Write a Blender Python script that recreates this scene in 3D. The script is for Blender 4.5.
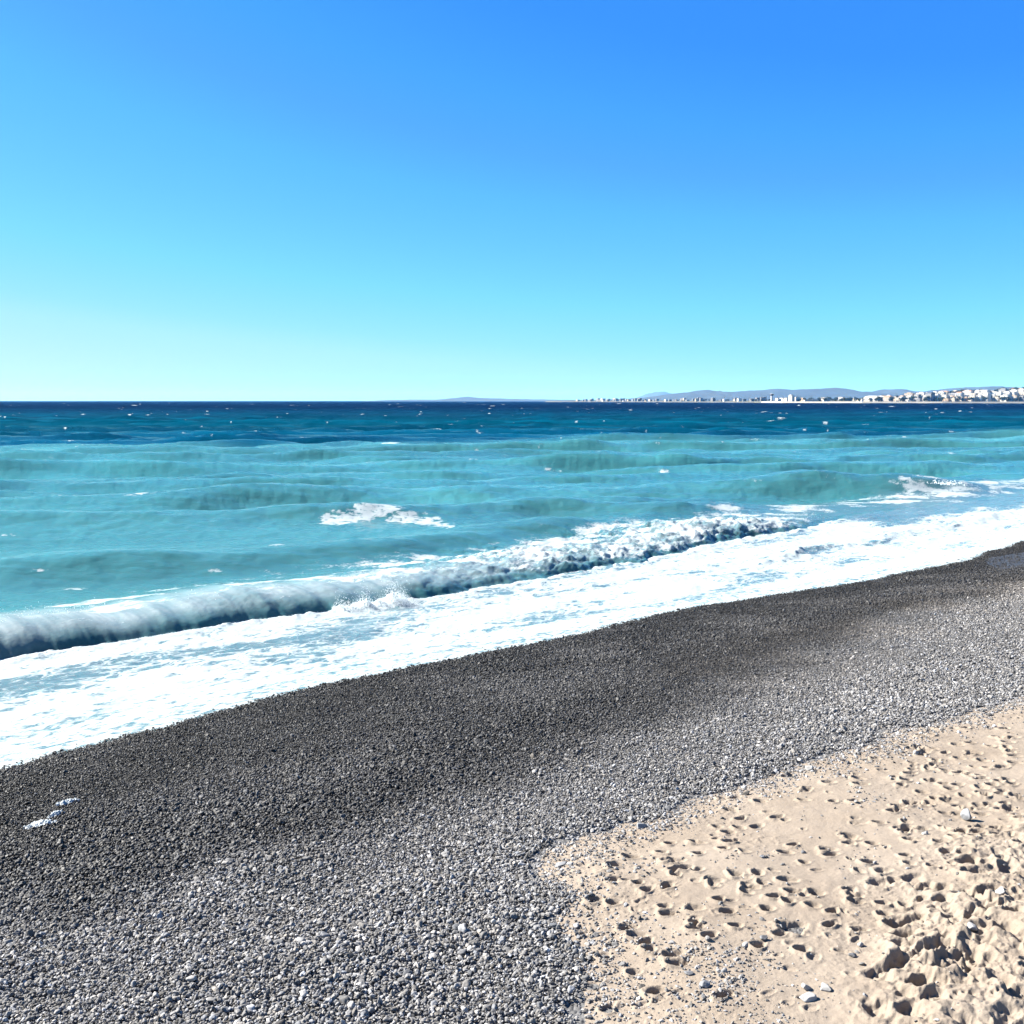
import bpy, math, random
import numpy as np

for _o in list(bpy.data.objects):
    bpy.data.objects.remove(_o, do_unlink=True)
S = bpy.context.scene
C = S.collection
R = math.radians
random.seed(4)
RNG = np.random.default_rng(11)

# ------------------------------------------------------------------ camera, sky, sun, exposure
FPX, HC, PITCH = 1073.0, 8.0, R(5.917)
cam = bpy.data.cameras.new('camera')
cam.sensor_width = 36.0
cam.lens = FPX / 1024 * 36.0
cam.clip_start = 0.2
cam.clip_end = 120000
co = bpy.data.objects.new('camera', cam)
co.location = (0, 0, HC)
co.rotation_euler = (math.pi / 2 - PITCH, 0, 0)
C.objects.link(co)
S.camera = co

EXPO = 1.9
S.view_settings.view_transform = 'Standard'
S.view_settings.look = 'None'
S.view_settings.gamma = 1.0
S.view_settings.exposure = EXPO
SUN_EL, SUN_AZ = R(37), R(-72)          # azimuth from +Y, negative = to the left
GAIN = 10.0 / (2 ** EXPO)

W = bpy.data.worlds.new('World')
S.world = W
W.use_nodes = True
wt = W.node_tree
bg = wt.nodes['Background']
bg.inputs[1].default_value = 0.1
sky = wt.nodes.new('ShaderNodeTexSky')
sky.sky_type = 'NISHITA'
sky.sun_disc = False
sky.sun_elevation = SUN_EL
sky.sun_rotation = SUN_AZ
sky.air_density = 1.0
sky.dust_density = 0.3
sky.ozone_density = 2.0
sep = wt.nodes.new('ShaderNodeSeparateColor')
ml = wt.nodes.new('ShaderNodeMath'); ml.operation = 'MULTIPLY'; ml.inputs[1].default_value = 0.1
rp = wt.nodes.new('ShaderNodeValToRGB')   # the strongly saturated grade of the photograph's sky
rp.color_ramp.interpolation = 'LINEAR'
stops = [(0.06, (.022, .055, .13)), (.09, (.027, .13, .38)), (.12, (.036, .24, .84)), (.143, (.046, .285, .97)), (.171, (.053, .315, 1)), (.205, (.080, .40, 1)),
         (.235, (.110, .435, 1)), (.273, (.138, .54, 1)), (.417, (.26, .78, 1)), (.545, (.40, .90, 1)), (.61, (.51, .95, 1)), (.84, (.68, 1, 1))]
stops = [(p, (c[0] * .86, c[1] * (.955 if p < .4 else (.93 if p < .5 else .895)), c[2])) for p, c in stops]
els = rp.color_ramp.elements
els[0].position, els[0].color = stops[0][0], stops[0][1] + (1,)
els[1].position, els[1].color = stops[-1][0], stops[-1][1] + (1,)
for p, c in stops[1:-1]:
    e = els.new(p); e.color = c + (1,)
mx = wt.nodes.new('ShaderNodeVectorMath'); mx.operation = 'SCALE'; mx.inputs['Scale'].default_value = GAIN
wt.links.new(sky.outputs[0], sep.inputs[0])
wt.links.new(sep.outputs[0], ml.inputs[0])
wt.links.new(ml.outputs[0], rp.inputs[0])
wt.links.new(rp.outputs[0], mx.inputs[0])
wt.links.new(mx.outputs[0], bg.inputs[0])

sl = bpy.data.lights.new('sun', 'SUN')
sl.energy = 5.0
sl.angle = R(0.5)
sl.color = (1.0, 0.955, 0.88)
so = bpy.data.objects.new('sun', sl)
so.rotation_euler = (math.pi / 2 - SUN_EL, 0, math.pi - SUN_AZ)
so.location = (-60, 40, 60)
C.objects.link(so)

# ------------------------------------------------------------------ numeric helpers
_p = np.random.default_rng(5).permutation(512).astype(np.int32)
_PERM = np.concatenate([_p, _p])
_ANG = np.random.default_rng(6).random(512) * 2 * np.pi
_GX, _GY = np.cos(_ANG), np.sin(_ANG)

def pn(x, y, seed=0):
    """2-D gradient noise, about -0.7..0.7"""
    x = np.asarray(x, dtype=np.float64) + seed * 17.31
    y = np.asarray(y, dtype=np.float64) - seed * 9.17
    xf, yf = np.floor(x), np.floor(y)
    xi, yi = xf.astype(np.int64) & 511, yf.astype(np.int64) & 511
    u, v = x - xf, y - yf
    fu, fv = u * u * u * (u * (u * 6 - 15) + 10), v * v * v * (v * (v * 6 - 15) + 10)
    def g(ix, iy, dx, dy):
        h = _PERM[_PERM[ix & 511] + (iy & 511)]
        return _GX[h] * dx + _GY[h] * dy
    a, b = g(xi, yi, u, v), g(xi + 1, yi, u - 1, v)
    c, d = g(xi, yi + 1, u, v - 1), g(xi + 1, yi + 1, u - 1, v - 1)
    return (a + (b - a) * fu) * (1 - fv) + (c + (d - c) * fu) * fv

def fbm(x, y, octv=4, seed=0, gain=0.5):
    s, a = 0, 1.0
    for k in range(octv):
        s = s + a * pn(x * 2 ** k, y * 2 ** k, seed + k * 3)
        a *= gain
    return s

def sstep(a, b, x):
    t = np.clip((x - a) / (b - a), 0, 1)
    return t * t * (3 - 2 * t)

def pix(px, py, z=0.0):
    """the ground point at height z seen at pixel px, py of the photograph"""
    x, u = (px - 512) / FPX, (512 - py) / FPX
    d = np.array([x, math.cos(PITCH) + u * math.sin(PITCH), -math.sin(PITCH) + u * math.cos(PITCH)])
    t = (z - HC) / d[2]
    return d[0] * t, d[1] * t

def resample(P, step):
    P = np.asarray(P, float)
    seg = np.hypot(*np.diff(P, axis=0).T)
    s = np.concatenate([[0], np.cumsum(seg)])
    n = max(2, int(s[-1] / step) + 1)
    t = np.linspace(0, s[-1], n)
    return np.stack([np.interp(t, s, P[:, 0]), np.interp(t, s, P[:, 1])], 1)

def smooth_line(P, step, it):
    P = resample(P, step)
    for _ in range(it):
        P[1:-1] = 0.25 * P[:-2] + 0.5 * P[1:-1] + 0.25 * P[2:]
    return P

def line_dist(X, Y, P, vals=None):
    """signed distance to polyline P (positive on its left) and the interpolated values along it"""
    sh = X.shape
    X, Y = X.ravel(), Y.ravel()
    best = np.full(X.shape, 1e18)
    side = np.zeros(X.shape)
    val = np.zeros(X.shape)
    for i in range(len(P) - 1):
        ax, ay = P[i]; bx, by = P[i + 1]
        dx, dy = bx - ax, by - ay
        t = np.clip(((X - ax) * dx + (Y - ay) * dy) / (dx * dx + dy * dy), 0, 1)
        ex, ey = X - (ax + t * dx), Y - (ay + t * dy)
        d2 = ex * ex + ey * ey
        m = d2 < best
        best[m] = d2[m]
        side[m] = np.sign(dx * (Y - ay) - dy * (X - ax))[m]
        if vals is not None:
            val[m] = (vals[i] + (vals[i + 1] - vals[i]) * t)[m]
    return (np.sqrt(best) * side).reshape(sh), val.reshape(sh)

def mesh_np(name, V, F, mats=(), smooth=True, attrs=None):
    me = bpy.data.meshes.new(name)
    V = np.ascontiguousarray(V, dtype=np.float32)
    F = np.ascontiguousarray(F, dtype=np.int32)
    me.vertices.add(len(V))
    me.vertices.foreach_set('co', V.ravel())
    if len(F):
        k = F.shape[1]
        me.loops.add(F.size)
        me.loops.foreach_set('vertex_index', F.ravel())
        me.polygons.add(len(F))
        me.polygons.foreach_set('loop_start', np.arange(len(F), dtype=np.int32) * k)
        me.polygons.foreach_set('loop_total', np.full(len(F), k, dtype=np.int32))
        me.polygons.foreach_set('use_smooth', np.full(len(F), bool(smooth)))
    for m in mats:
        me.materials.append(m)
    if attrs:
        for an, (ty, arr) in attrs.items():
            a = me.attributes.new(an, ty, 'POINT')
            arr = np.ascontiguousarray(arr, dtype=np.int32 if ty == 'INT' else np.float32)
            a.data.foreach_set({'FLOAT': 'value', 'INT': 'value', 'FLOAT_VECTOR': 'vector', 'FLOAT_COLOR': 'color'}[ty], arr.ravel())
    me.update()
    me.validate()
    return me

def link(name, me, parent=None, loc=None, **props):
    o = bpy.data.objects.new(name, me)
    C.objects.link(o)
    if parent is not None:
        o.parent = parent
    if loc is not None:
        o.location = loc
    for k, v in props.items():
        if v is not None:
            o[k] = v
    return o

def grid_faces(nr, nc, keep=None):
    i = np.arange(nr * nc).reshape(nr, nc)
    F = np.stack([i[:-1, :-1], i[:-1, 1:], i[1:, 1:], i[1:, :-1]], -1).reshape(-1, 4)
    if keep is not None:
        k = keep.ravel()
        F = F[k[F].any(1)]
    return F

def compact(V, F, attrs):
    used = np.zeros(len(V), bool); used[F.ravel()] = True
    idx = np.cumsum(used) - 1
    return V[used], idx[F], {k: (t, a[used]) for k, (t, a) in attrs.items()}

# ------------------------------------------------------------------ material helpers
def mat(name):
    m = bpy.data.materials.new(name)
    m.use_nodes = True
    nt = m.node_tree
    return m, nt, nt.nodes['Principled BSDF'], nt.nodes['Material Output']

def nd(nt, typ, ins=None, **kw):
    n = nt.nodes.new(typ)
    for k, v in kw.items():
        setattr(n, k, v)
    for k, v in (ins or {}).items():
        if isinstance(v, bpy.types.NodeSocket):
            nt.links.new(v, n.inputs[k])
        else:
            n.inputs[k].default_value = v
    return n

def mth(nt, op, a, b=0.0, c=None, clamp=False):
    n = nt.nodes.new('ShaderNodeMath'); n.operation = op; n.use_clamp = clamp
    for i, v in enumerate((a, b, c)):
        if v is None: continue
        if isinstance(v, bpy.types.NodeSocket): nt.links.new(v, n.inputs[i])
        else: n.inputs[i].default_value = v
    return n.outputs[0]

def ramp(nt, fac, stops, interp='LINEAR'):
    n = nt.nodes.new('ShaderNodeValToRGB')
    n.color_ramp.interpolation = interp
    e = n.color_ramp.elements
    for i, (p, c) in enumerate(stops):
        c = (c, c, c, 1) if not isinstance(c, tuple) else c + (1,)
        if i < 2: e[i].position, e[i].color = p, c
        else:
            q = e.new(p); q.color = c
    nt.links.new(fac, n.inputs[0])
    return n.outputs[0]

def mixc(nt, fac, a, b, blend='MIX'):
    n = nt.nodes.new('ShaderNodeMix'); n.data_type = 'RGBA'; n.blend_type = blend
    for k, v in ((0, fac), (6, a), (7, b)):
        if isinstance(v, bpy.types.NodeSocket): nt.links.new(v, n.inputs[k])
        else: n.inputs[k].default_value = v if k == 0 else (v + (1,) if len(v) == 3 else v)
    return n.outputs[2]

def attr(nt, name, typ='GEOMETRY'):
    n = nt.nodes.new('ShaderNodeAttribute'); n.attribute_name = name; n.attribute_type = typ
    return n

def mapped(nt, rot=0.0, scale=(1, 1, 1)):
    g = nt.nodes.new('ShaderNodeNewGeometry')
    m = nt.nodes.new('ShaderNodeMapping')
    m.vector_type = 'TEXTURE' if rot else 'POINT'
    if rot:
        m.inputs['Rotation'].default_value = (0, 0, rot)
        m.inputs['Scale'].default_value = tuple(1 / s for s in scale)
    else:
        m.inputs['Scale'].default_value = scale
    nt.links.new(g.outputs['Position'], m.inputs['Vector'])
    return m.outputs[0]

def plain(name, col, rough=0.8, var=0.12, scale=0.2):
    m, nt, b, out = mat(name)
    n = nd(nt, 'ShaderNodeTexNoise', {'Vector': mapped(nt), 'Scale': scale, 'Detail': 4.0})
    k = ramp(nt, n.outputs[0], [(0.3, 1 - var), (0.7, 1 + var)])
    c = mixc(nt, 1.0, col, k, 'MULTIPLY')
    nt.links.new(c, b.inputs['Base Color'])
    b.inputs['Roughness'].default_value = rough
    return m

# ------------------------------------------------------------------ shoreline and beach profile
ZS = 0.42
edge_px = [(-420, 915), (-260, 850), (-100, 797), (0, 768), (30, 762), (60, 752), (95, 745), (130, 735), (165, 730), (200, 718), (235, 708),
           (270, 696), (300, 688), (330, 681), (375, 675), (420, 665), (460, 660), (500, 651), (540, 646), (575, 639), (585, 637), (610, 629),
           (640, 620), (675, 610), (705, 604), (730, 602), (765, 597), (775, 594), (800, 591), (830, 588), (854, 585), (882, 582), (894, 575),
           (914, 572), (950, 566), (975, 562), (984, 556), (989, 551), (1010, 549), (1016, 544), (1030, 539), (1100, 524)]
EDGE = np.array([pix(a, b, ZS) for a, b in edge_px])
def extended(P, n0, n1):
    a = P[0] - (P[3] - P[0]) / np.linalg.norm(P[3] - P[0]) * n0
    b = P[-1] + (P[-1] - P[-4]) / np.linalg.norm(P[-1] - P[-4]) * n1
    return np.vstack([a, P, b])
EDGE = extended(EDGE, 60, 260)
SHORE = smooth_line(EDGE, 2.0, 14)
SHORE = SHORE[::2]

def prof(u):
    up = ZS + 1.55 * (1 - np.exp(-np.maximum(u, 0) / 9.0))
    dn = ZS + 0.172 * np.minimum(u, 0)
    z = np.where(u > 0, up, dn)
    return np.maximum(z, -2.6)

def beach_z(X, Y, u=None):
    if u is None:
        u = -line_dist(X, Y, SHORE)[0]
    z = prof(u)
    z = z + sstep(0.5, 4, u) * (0.10 * pn(X * 0.22, Y * 0.22, 3) + 0.05 * pn(X * 0.7, Y * 0.7, 4))
    return z, u

def pix_beach(px, py):
    z = 1.6
    for _ in range(6):
        x, y = pix(px, py, z)
        z = float(beach_z(np.array([x]), np.array([y]))[0][0])
    return x, y, z

# sand boundary (closed polygon as a line with the sand on its right)
sand_px = [(640, 1200), (600, 1060), (590, 1024), (583, 985), (570, 945), (552, 905), (535, 868), (545, 850), (575, 838), (612, 830), (645, 816), (690, 800),
           (735, 788), (780, 771), (820, 761), (845, 748), (868, 746), (880, 733), (925, 722), (960, 716), (990, 706), (1024, 696), (1100, 672), (1250, 640)]
SAND = np.array([pix_beach(a, b)[:2] for a, b in sand_px])
SAND = resample(SAND, 0.35)
SAND[:, 0] += 0.22 * fbm(SAND[:, 0] * 1.3, SAND[:, 1] * 1.3, 3, 21)
SAND[:, 1] += 0.22 * fbm(SAND[:, 0] * 1.3, SAND[:, 1] * 1.3, 3, 25)
wet_px = [(-300, 1010), (0, 935), (150, 893), (300, 850), (420, 820), (560, 765), (700, 702), (800, 660), (900, 622), (1024, 586), (1200, 545)]
WET = smooth_line(extended(np.array([pix_beach(a, b)[:2] for a, b in wet_px]), 20, 60), 1.5, 4)

# ------------------------------------------------------------------ beach sheet
def m_beach():
    m, nt, b, out = mat('gravel_bed')
    v = nd(nt, 'ShaderNodeTexVoronoi', {'Vector': mapped(nt), 'Scale': 19.0})
    n = nd(nt, 'ShaderNodeTexNoise', {'Vector': mapped(nt), 'Scale': 30.0, 'Detail': 5.0})
    w = attr(nt, 'wet').outputs['Fac']
    k = ramp(nt, v.outputs['Color'], [(0.0, 0.6), (1.0, 1.3)])
    dry, wetc = mixc(nt, 1.0, (.09, .088, .087), k, 'MULTIPLY'), mixc(nt, 1.0, (.014, .0135, .014), k, 'MULTIPLY')
    nt.links.new(mixc(nt, w, dry, wetc), b.inputs['Base Color'])
    b.inputs['Roughness'].default_value = 0.75
    h = mth(nt, 'ADD', v.outputs['Distance'], mth(nt, 'MULTIPLY', n.outputs[0], 0.4))
    bp = nd(nt, 'ShaderNodeBump', {'Height': h, 'Strength': 0.9, 'Distance': 0.03}, invert=True)
    nt.links.new(bp.outputs[0], b.inputs['Normal'])
    return m

def wetness(X, Y):
    d = line_dist(X, Y, WET)[0] + 1.3 * fbm(X * 0.35, Y * 0.35, 3, 31)
    return sstep(-1.5, 1.5, d)

tt = np.linspace(-1.05, 1.05, 420)
yy = np.concatenate([np.linspace(1.0, 70, 420), np.geomspace(71, 260, 60)])
Tg, Yg = np.meshgrid(tt, yy)
Xg = Tg * (Yg + 3.0)
Zg, Ug = beach_z(Xg, Yg)
Vb = np.stack([Xg, Yg, Zg], -1).reshape(-1, 3)
Fb = grid_faces(*Xg.shape, keep=(Ug > -14))
Vb, Fb, Ab = compact(Vb, Fb, {'wet': ('FLOAT', wetness(Xg, Yg).ravel())})
link('beach', mesh_np('beach', Vb, Fb, [m_beach()], attrs=Ab), kind='structure')

# ------------------------------------------------------------------ sea
def m_sea():
    m, nt, b, out = mat('sea_water')
    foam = attr(nt, 'foam').outputs['Fac']
    veil = attr(nt, 'veil').outputs['Fac']
    lace = attr(nt, 'lace').outputs['Fac']
    wc = attr(nt, 'wcol').outputs['Color']
    rough = attr(nt, 'rgh').outputs['Fac']
    A = R(45)
    p1 = mapped(nt, A, (0.55, 1.0, 1.0))           # stretched along the shore
    dn = nd(nt, 'ShaderNodeTexNoise', {'Vector': p1, 'Scale': 1.3, 'Detail': 3.0})
    dv = nd(nt, 'ShaderNodeVectorMath', {0: dn.outputs['Color'], 'Scale': 1.3}, operation='SCALE').outputs[0]
    pd = nd(nt, 'ShaderNodeVectorMath', {0: p1, 1: dv}, operation='ADD').outputs[0]
    vo = nd(nt, 'ShaderNodeTexVoronoi', {'Vector': pd, 'Scale': 1.7, 'Randomness': 1.0}, feature='DISTANCE_TO_EDGE')
    vo2 = nd(nt, 'ShaderNodeTexVoronoi', {'Vector': pd, 'Scale': 5.5, 'Randomness': 1.0}, feature='DISTANCE_TO_EDGE')
    n1 = nd(nt, 'ShaderNodeTexNoise', {'Vector': p1, 'Scale': 2.2, 'Detail': 8.0, 'Roughness': 0.68, 'Distortion': 0.6})
    n2 = nd(nt, 'ShaderNodeTexNoise', {'Vector': p1, 'Scale': 11.0, 'Detail': 5.0, 'Roughness': 0.65})
    # lacy pattern: high on the cell edges
    l1 = mth(nt, 'SUBTRACT', 1.0, mth(nt, 'MULTIPLY', vo.outputs['Distance'], 2.6), clamp=True)
    l2 = mth(nt, 'SUBTRACT', 1.0, mth(nt, 'MULTIPLY', vo2.outputs['Distance'], 2.4), clamp=True)
    lac = mth(nt, 'ADD', mth(nt, 'MULTIPLY', l1, 0.55), mth(nt, 'MULTIPLY', l2, 0.45))
    nz = mth(nt, 'ADD', mth(nt, 'MULTIPLY', n1.outputs[0], 0.6), mth(nt, 'MULTIPLY', n2.outputs[0], 0.4))
    nzs = ramp(nt, nz, [(0.30, 0.0), (0.70, 1.0)])
    pat = nd(nt, 'ShaderNodeMix', {0: mth(nt, 'MULTIPLY', lace, 0.75), 2: nzs, 3: lac}).outputs[0]
    # coverage -> mask
    e = mth(nt, 'SUBTRACT', mth(nt, 'ADD', pat, mth(nt, 'MULTIPLY', foam, 1.5)), 1.0)
    mask = ramp(nt, e, [(0.0, 0.0), (0.32, 1.0)], 'EASE')
    gate = ramp(nt, foam, [(0.0, 0.0), (0.10, 1.0)])
    mask = mth(nt, 'MULTIPLY', mask, gate)
    mask = mth(nt, 'MAXIMUM', mask, mth(nt, 'MULTIPLY', veil, ramp(nt, dn.outputs[0], [(0.3, 0.7), (0.7, 1.15)])))
    # water body
    b.inputs['IOR'].default_value = 1.33
    b.inputs['Specular IOR Level'].default_value = 0.34
    nt.links.new(rough, b.inputs['Roughness'])
    b.inputs['Specular IOR Level'].default_value = 0.42
    b.inputs['Subsurface Weight'].default_value = 0.7
    b.inputs['Subsurface Radius'].default_value = (.18, .8, 1.0)
    b.inputs['Subsurface Scale'].default_value = 0.5
    mk = nd(nt, 'ShaderNodeTexNoise', {'Vector': mapped(nt, R(10), (0.05, 0.16, 1)), 'Scale': 1.0, 'Detail': 5.0})
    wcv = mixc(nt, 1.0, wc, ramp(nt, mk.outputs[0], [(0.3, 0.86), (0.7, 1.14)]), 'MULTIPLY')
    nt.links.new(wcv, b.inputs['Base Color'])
    w1 = nd(nt, 'ShaderNodeTexNoise', {'Vector': mapped(nt, R(12), (0.5, 1.4, 1)), 'Scale': 0.9, 'Detail': 7.0, 'Roughness': 0.6})
    bw = nd(nt, 'ShaderNodeBump', {'Height': w1.outputs[0], 'Strength': 0.35, 'Distance': 0.3})
    nt.links.new(bw.outputs[0], b.inputs['Normal'])
    # foam body
    fb = nd(nt, 'ShaderNodeBsdfPrincipled', {'Base Color': (.312, .358, .370, 1), 'Roughness': 0.7, 'Specular IOR Level': 0.2})
    hf = mth(nt, 'ADD', mth(nt, 'MULTIPLY', mask, 0.5), mth(nt, 'MULTIPLY', n2.outputs[0], 0.9))
    bf = nd(nt, 'ShaderNodeBump', {'Height': hf, 'Strength': 0.6, 'Distance': 0.04})
    nt.links.new(bf.outputs[0], fb.inputs['Normal'])
    ms = nd(nt, 'ShaderNodeMixShader', {0: mask})
    df = nd(nt, 'ShaderNodeBsdfDiffuse', {'Color': wcv, 'Normal': bw.outputs[0]})
    wm = nd(nt, 'ShaderNodeMixShader', {0: attr(nt, 'spc').outputs['Fac']})
    nt.links.new(df.outputs[0], wm.inputs[1])
    nt.links.new(b.outputs[0], wm.inputs[2])
    nt.links.new(wm.outputs[0], ms.inputs[1])
    nt.links.new(fb.outputs[0], ms.inputs[2])
    nt.links.new(ms.outputs[0], out.inputs['Surface'])
    return m

rows = np.concatenate([np.arange(1010, 800, -1.2), np.arange(800, 470, -0.45), np.arange(470, 402.0, -0.33)])
Yr = np.array([pix(512, p, 0)[1] for p in rows])
Yr = np.concatenate([Yr, [14000, 22000, 42000]])
tx = np.arange(-800, 801, 1.0) / FPX
T, Y = np.meshgrid(tx, Yr)
X = T * Y
NR, NC = X.shape
near = Y[:, 0] < 130
nN = int(near.sum())
Xn, Yn = X[:nN], Y[:nN]
SHP = (nN, NC)

qj = line_dist(Xn, Yn, EDGE)[0]                 # distance offshore of the swash edge
qj = qj + 0.16 * fbm(Xn * 1.1, Yn * 1.1, 4, 41)
bz, un = beach_z(Xn, Yn)

# breaker: toe line with height, foaminess along it
brk = [(-420, 765, 1.35, 0), (-200, 700, 1.35, 0), (-60, 669, 1.3, 0), (0, 657, 1.3, 0), (50, 651, 1.3, 0), (95, 645, 1.25, 0), (150, 634, 1.15, 0), (205, 626, 1.15, 0.1),
       (280, 617, 1.15, 0.1), (330, 611, 1.1, 0.1), (399, 602, 1.1, 0.15), (452, 593, 1.0, 0.3), (499, 585, 1.0, 0.5), (520, 580, 0.95, 0.7), (560, 573, 0.9, 0.9),
       (607, 567, 0.9, 1), (668, 556, 0.85, 1), (700, 548, 0.95, 1), (735, 538, 1.15, 0.9), (785, 533, 1.05, 1), (815, 526, 0.5, 1), (845, 516, 0.15, 1), (880, 511, 0.05, 1),
       (940, 505, 0.05, 1), (985, 499, 0.05, 1), (1024, 493, 0.05, 1), (1150, 474, 0.0, 1), (1400, 446, 0, 1)]
BRK = np.array([pix(a, b, 0.08) for a, b, _, _ in brk])
idx = np.arange(len(brk), dtype=float)
BRS = smooth_line(BRK, 1.2, 12)
q, bi = line_dist(Xn, Yn, BRS, np.interp(BRS[:, 0], BRK[:, 0], idx))
BH = np.interp(bi, idx, [b[2] for b in brk])
BM = np.interp(bi, idx, [b[3] for b in brk])
PXI = np.interp(bi, idx, [b[0] for b in brk])
alongn = (Xn + Yn) / math.sqrt(2)
BH = BH * (1 + 0.34 * pn(alongn * 0.30, 0 * alongn, 51) + 0.18 * pn(alongn * 1.1, 0 * alongn, 52))
q = q + 0.5 * pn(alongn * 0.25, 0 * alongn, 53) + BM * 0.7 * fbm(Xn * 0.6, Yn * 0.6, 3, 54) + 0.16 * fbm(alongn * 1.3, q * 0.4, 3, 55)
WF = 3.0
BH = BH * 0.66
pf = np.clip(q / WF, 0, 1)
back = np.clip((q - WF) / 6.5, 0, 1)
bh = np.where(q < WF, np.sqrt(np.clip(1 - (1 - pf) ** 2, 0, 1)) * 0.55 + 0.45 * (1 - (1 - pf) ** 2), (1 - sstep(0, 1, back)))
bh = np.where(q < 0, 0, bh) * BH
# the face is pushed shoreward so that it stands nearly upright and its lip leans over
shift = np.where(q < WF, 1 - (1 - pf) ** 2, (1 - sstep(0, 1, np.clip((q - WF) / 5.0, 0, 1)))) * 0.8 * np.clip(BH, 0, 1.2) / 1.1
shift = np.where(q < 0, 0, shift) * (1 - 0.35 * BM)
nx, ny = 0.69, -0.72                              # shoreward

# swell crests behind the breaker, set out along lines on the water
def swell(pts, front=3.4, backw=7.0, seed=0):
    P0 = np.array([pix(a, b, h * 1.3) for a, b, h in pts])
    P = smooth_line(P0, 3.0, 25)
    d, v = line_dist(Xn, Yn, P, np.interp(P[:, 0], P0[:, 0], np.arange(len(pts), dtype=float)))
    h = 1.45 * np.interp(v, np.arange(len(pts)), [p[2] for p in pts])
    d = d + 1.0 * pn(Xn * 0.12, Yn * 0.12, seed) + 0.35 * pn(Xn * 0.45, Yn * 0.45, seed + 1)
    h = h * (1 + 0.5 * pn(Xn * 0.10, Yn * 0.10, seed + 2))
    f = np.where(d < 0, np.exp(-(d / front) ** 2 * 1.8), np.exp(-np.abs(d / backw) ** 1.4 * 1.6))
    return d, h * f
dB, hB = swell([(-500, 585, .5), (-100, 566, .6), (0, 561, .65), (160, 556, .8), (300, 548, .75), (470, 534, .55), (600, 521, .4), (720, 506, .15), (900, 488, 0)], seed=61)
dC, hC = swell([(-500, 525, .6), (-100, 518, .7), (0, 516, .7), (180, 511, .85), (290, 508, 1.0), (350, 503, 1.05), (460, 506, .95), (545, 498, .8), (640, 496, .6), (760, 489, .4), (890, 482, .3), (1100, 470, .1)], front=3.6, backw=8, seed=71)
dD, hD = swell([(700, 492, .1), (840, 488, .6), (900, 486, .75), (940, 483, .88), (968, 483, .75), (985, 485, .3), (1020, 484, .1)], front=2.6, backw=5, seed=81)

# ---- everything offshore: procedural wind sea
def windsea(X, Y):
    a = R(12)
    c, s = math.cos(a), math.sin(a)
    al, ac = X * c + Y * s, -X * s + Y * c          # along the crests, across them
    wob = 5.0 * pn(al * 0.02, ac * 0.03, 91) + 1.6 * pn(al * 0.08, ac * 0.10, 92)
    z = 0
    for wl, amp, sd in ((21.0, 0.72, 1), (14.0, 0.55, 2), (8.5, 0.30, 3)):
        ph = (ac + wob * (0.7 + 0.2 * sd)) / wl * 2 * np.pi + 3.0 * pn(al * 0.9 / wl, ac * 0.5 / wl, 94 + sd)
        env = np.clip(0.65 + 1.5 * pn(al * 0.55 / wl, ac * 0.45 / wl, 97 + sd), 0, 1.6)
        z = z + amp * env * (2 * ((np.sin(ph) + 1) * 0.5) ** 1.6 - 0.85)
    return z
zw = windsea(X, Y)
chop = 0.16 * fbm(X * 0.10, Y * 0.34, 4, 111) + 0.06 * fbm(X * 0.8, Y * 1.2, 3, 117)
yfade = sstep(45, 90, Y) * (1 - 0.35 * sstep(400, 1500, Y)) 
Z = zw * yfade + chop * (0.9 + 0.6 * yfade)
Z[Y > 9000] = 0
calm = np.ones_like(X)
calm[:nN] = sstep(2.0, 14, q)
Z = Z * calm

foam = np.zeros_like(X); veil = np.zeros_like(X); lace = np.zeros_like(X)
Zn = Z[:nN]
beyond = sstep(3, 10, q)
Zn = Zn + (hB + hC) * beyond + hD * sstep(0.2, 2.5, q) + bh
# turbulent lumps where the wave has broken
turb = BM * sstep(-0.5, 1.0, q) * (1 - sstep(5.0, 10.0, q)) * np.clip(BH, 0, 1.1)
lump = np.abs(fbm(Xn * 0.75, Yn * 0.75, 4, 121))
Zn = Zn + turb * (lump * 0.62 - 0.16)
# swash sheet
sw = (q < 1.0)
film = 0.045 * np.tanh(np.maximum(qj, 0) * 5) + 0.05 * np.clip(qj, 0, 3)
film = np.where(qj > 0, film + 0.03 * sstep(0, 0.8, qj) * fbm(Xn * 2.2, Yn * 2.2, 4, 131), qj * 0.6)
zswash = np.maximum(bz + film, 0.02 + 0.10 * np.exp(-np.abs(q) * 0.6) + 0.05 * fbm(Xn * 0.8, Yn * 0.8, 4, 141) + np.where(qj > 0, 0, -9))
msw = 1 - sstep(-0.6, 0.4, q)
zswash = zswash + np.exp(-((q + 0.35) / 0.4) ** 2) * np.clip(BH, 0, 1) * (0.05 + 0.20 * np.maximum(0, fbm(Xn * 1.6, Yn * 1.6, 4, 147)))
zswash = zswash + 0.10 * np.maximum(0, fbm(Xn * 0.5, Yn * 0.5, 4, 145)) * sstep(1.5, 5, qj)
Zn = np.where(qj < 0.0, bz + film, Zn * (1 - msw) + zswash * msw)
# the splash where the lip has just come down: a ragged mound of white water at the foot of the face
spl = np.zeros_like(q)
for c_, w_, h_ in ((333, 3.0, .42), (342, 7, .30), (357, 8, .50), (371, 6, .34), (386, 8, .66), (394, 6, .50), (404, 5, .2)):
    spl = np.maximum(spl, h_ * np.exp(-((PXI - c_) / w_) ** 2) * np.exp(-((q + 0.35) / 0.5) ** 2))
spl_r = spl * (0.42 + 0.30 * np.abs(fbm(Xn * 3.4, Yn * 3.4, 4, 149)))
Zn = Zn + spl_r
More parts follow.
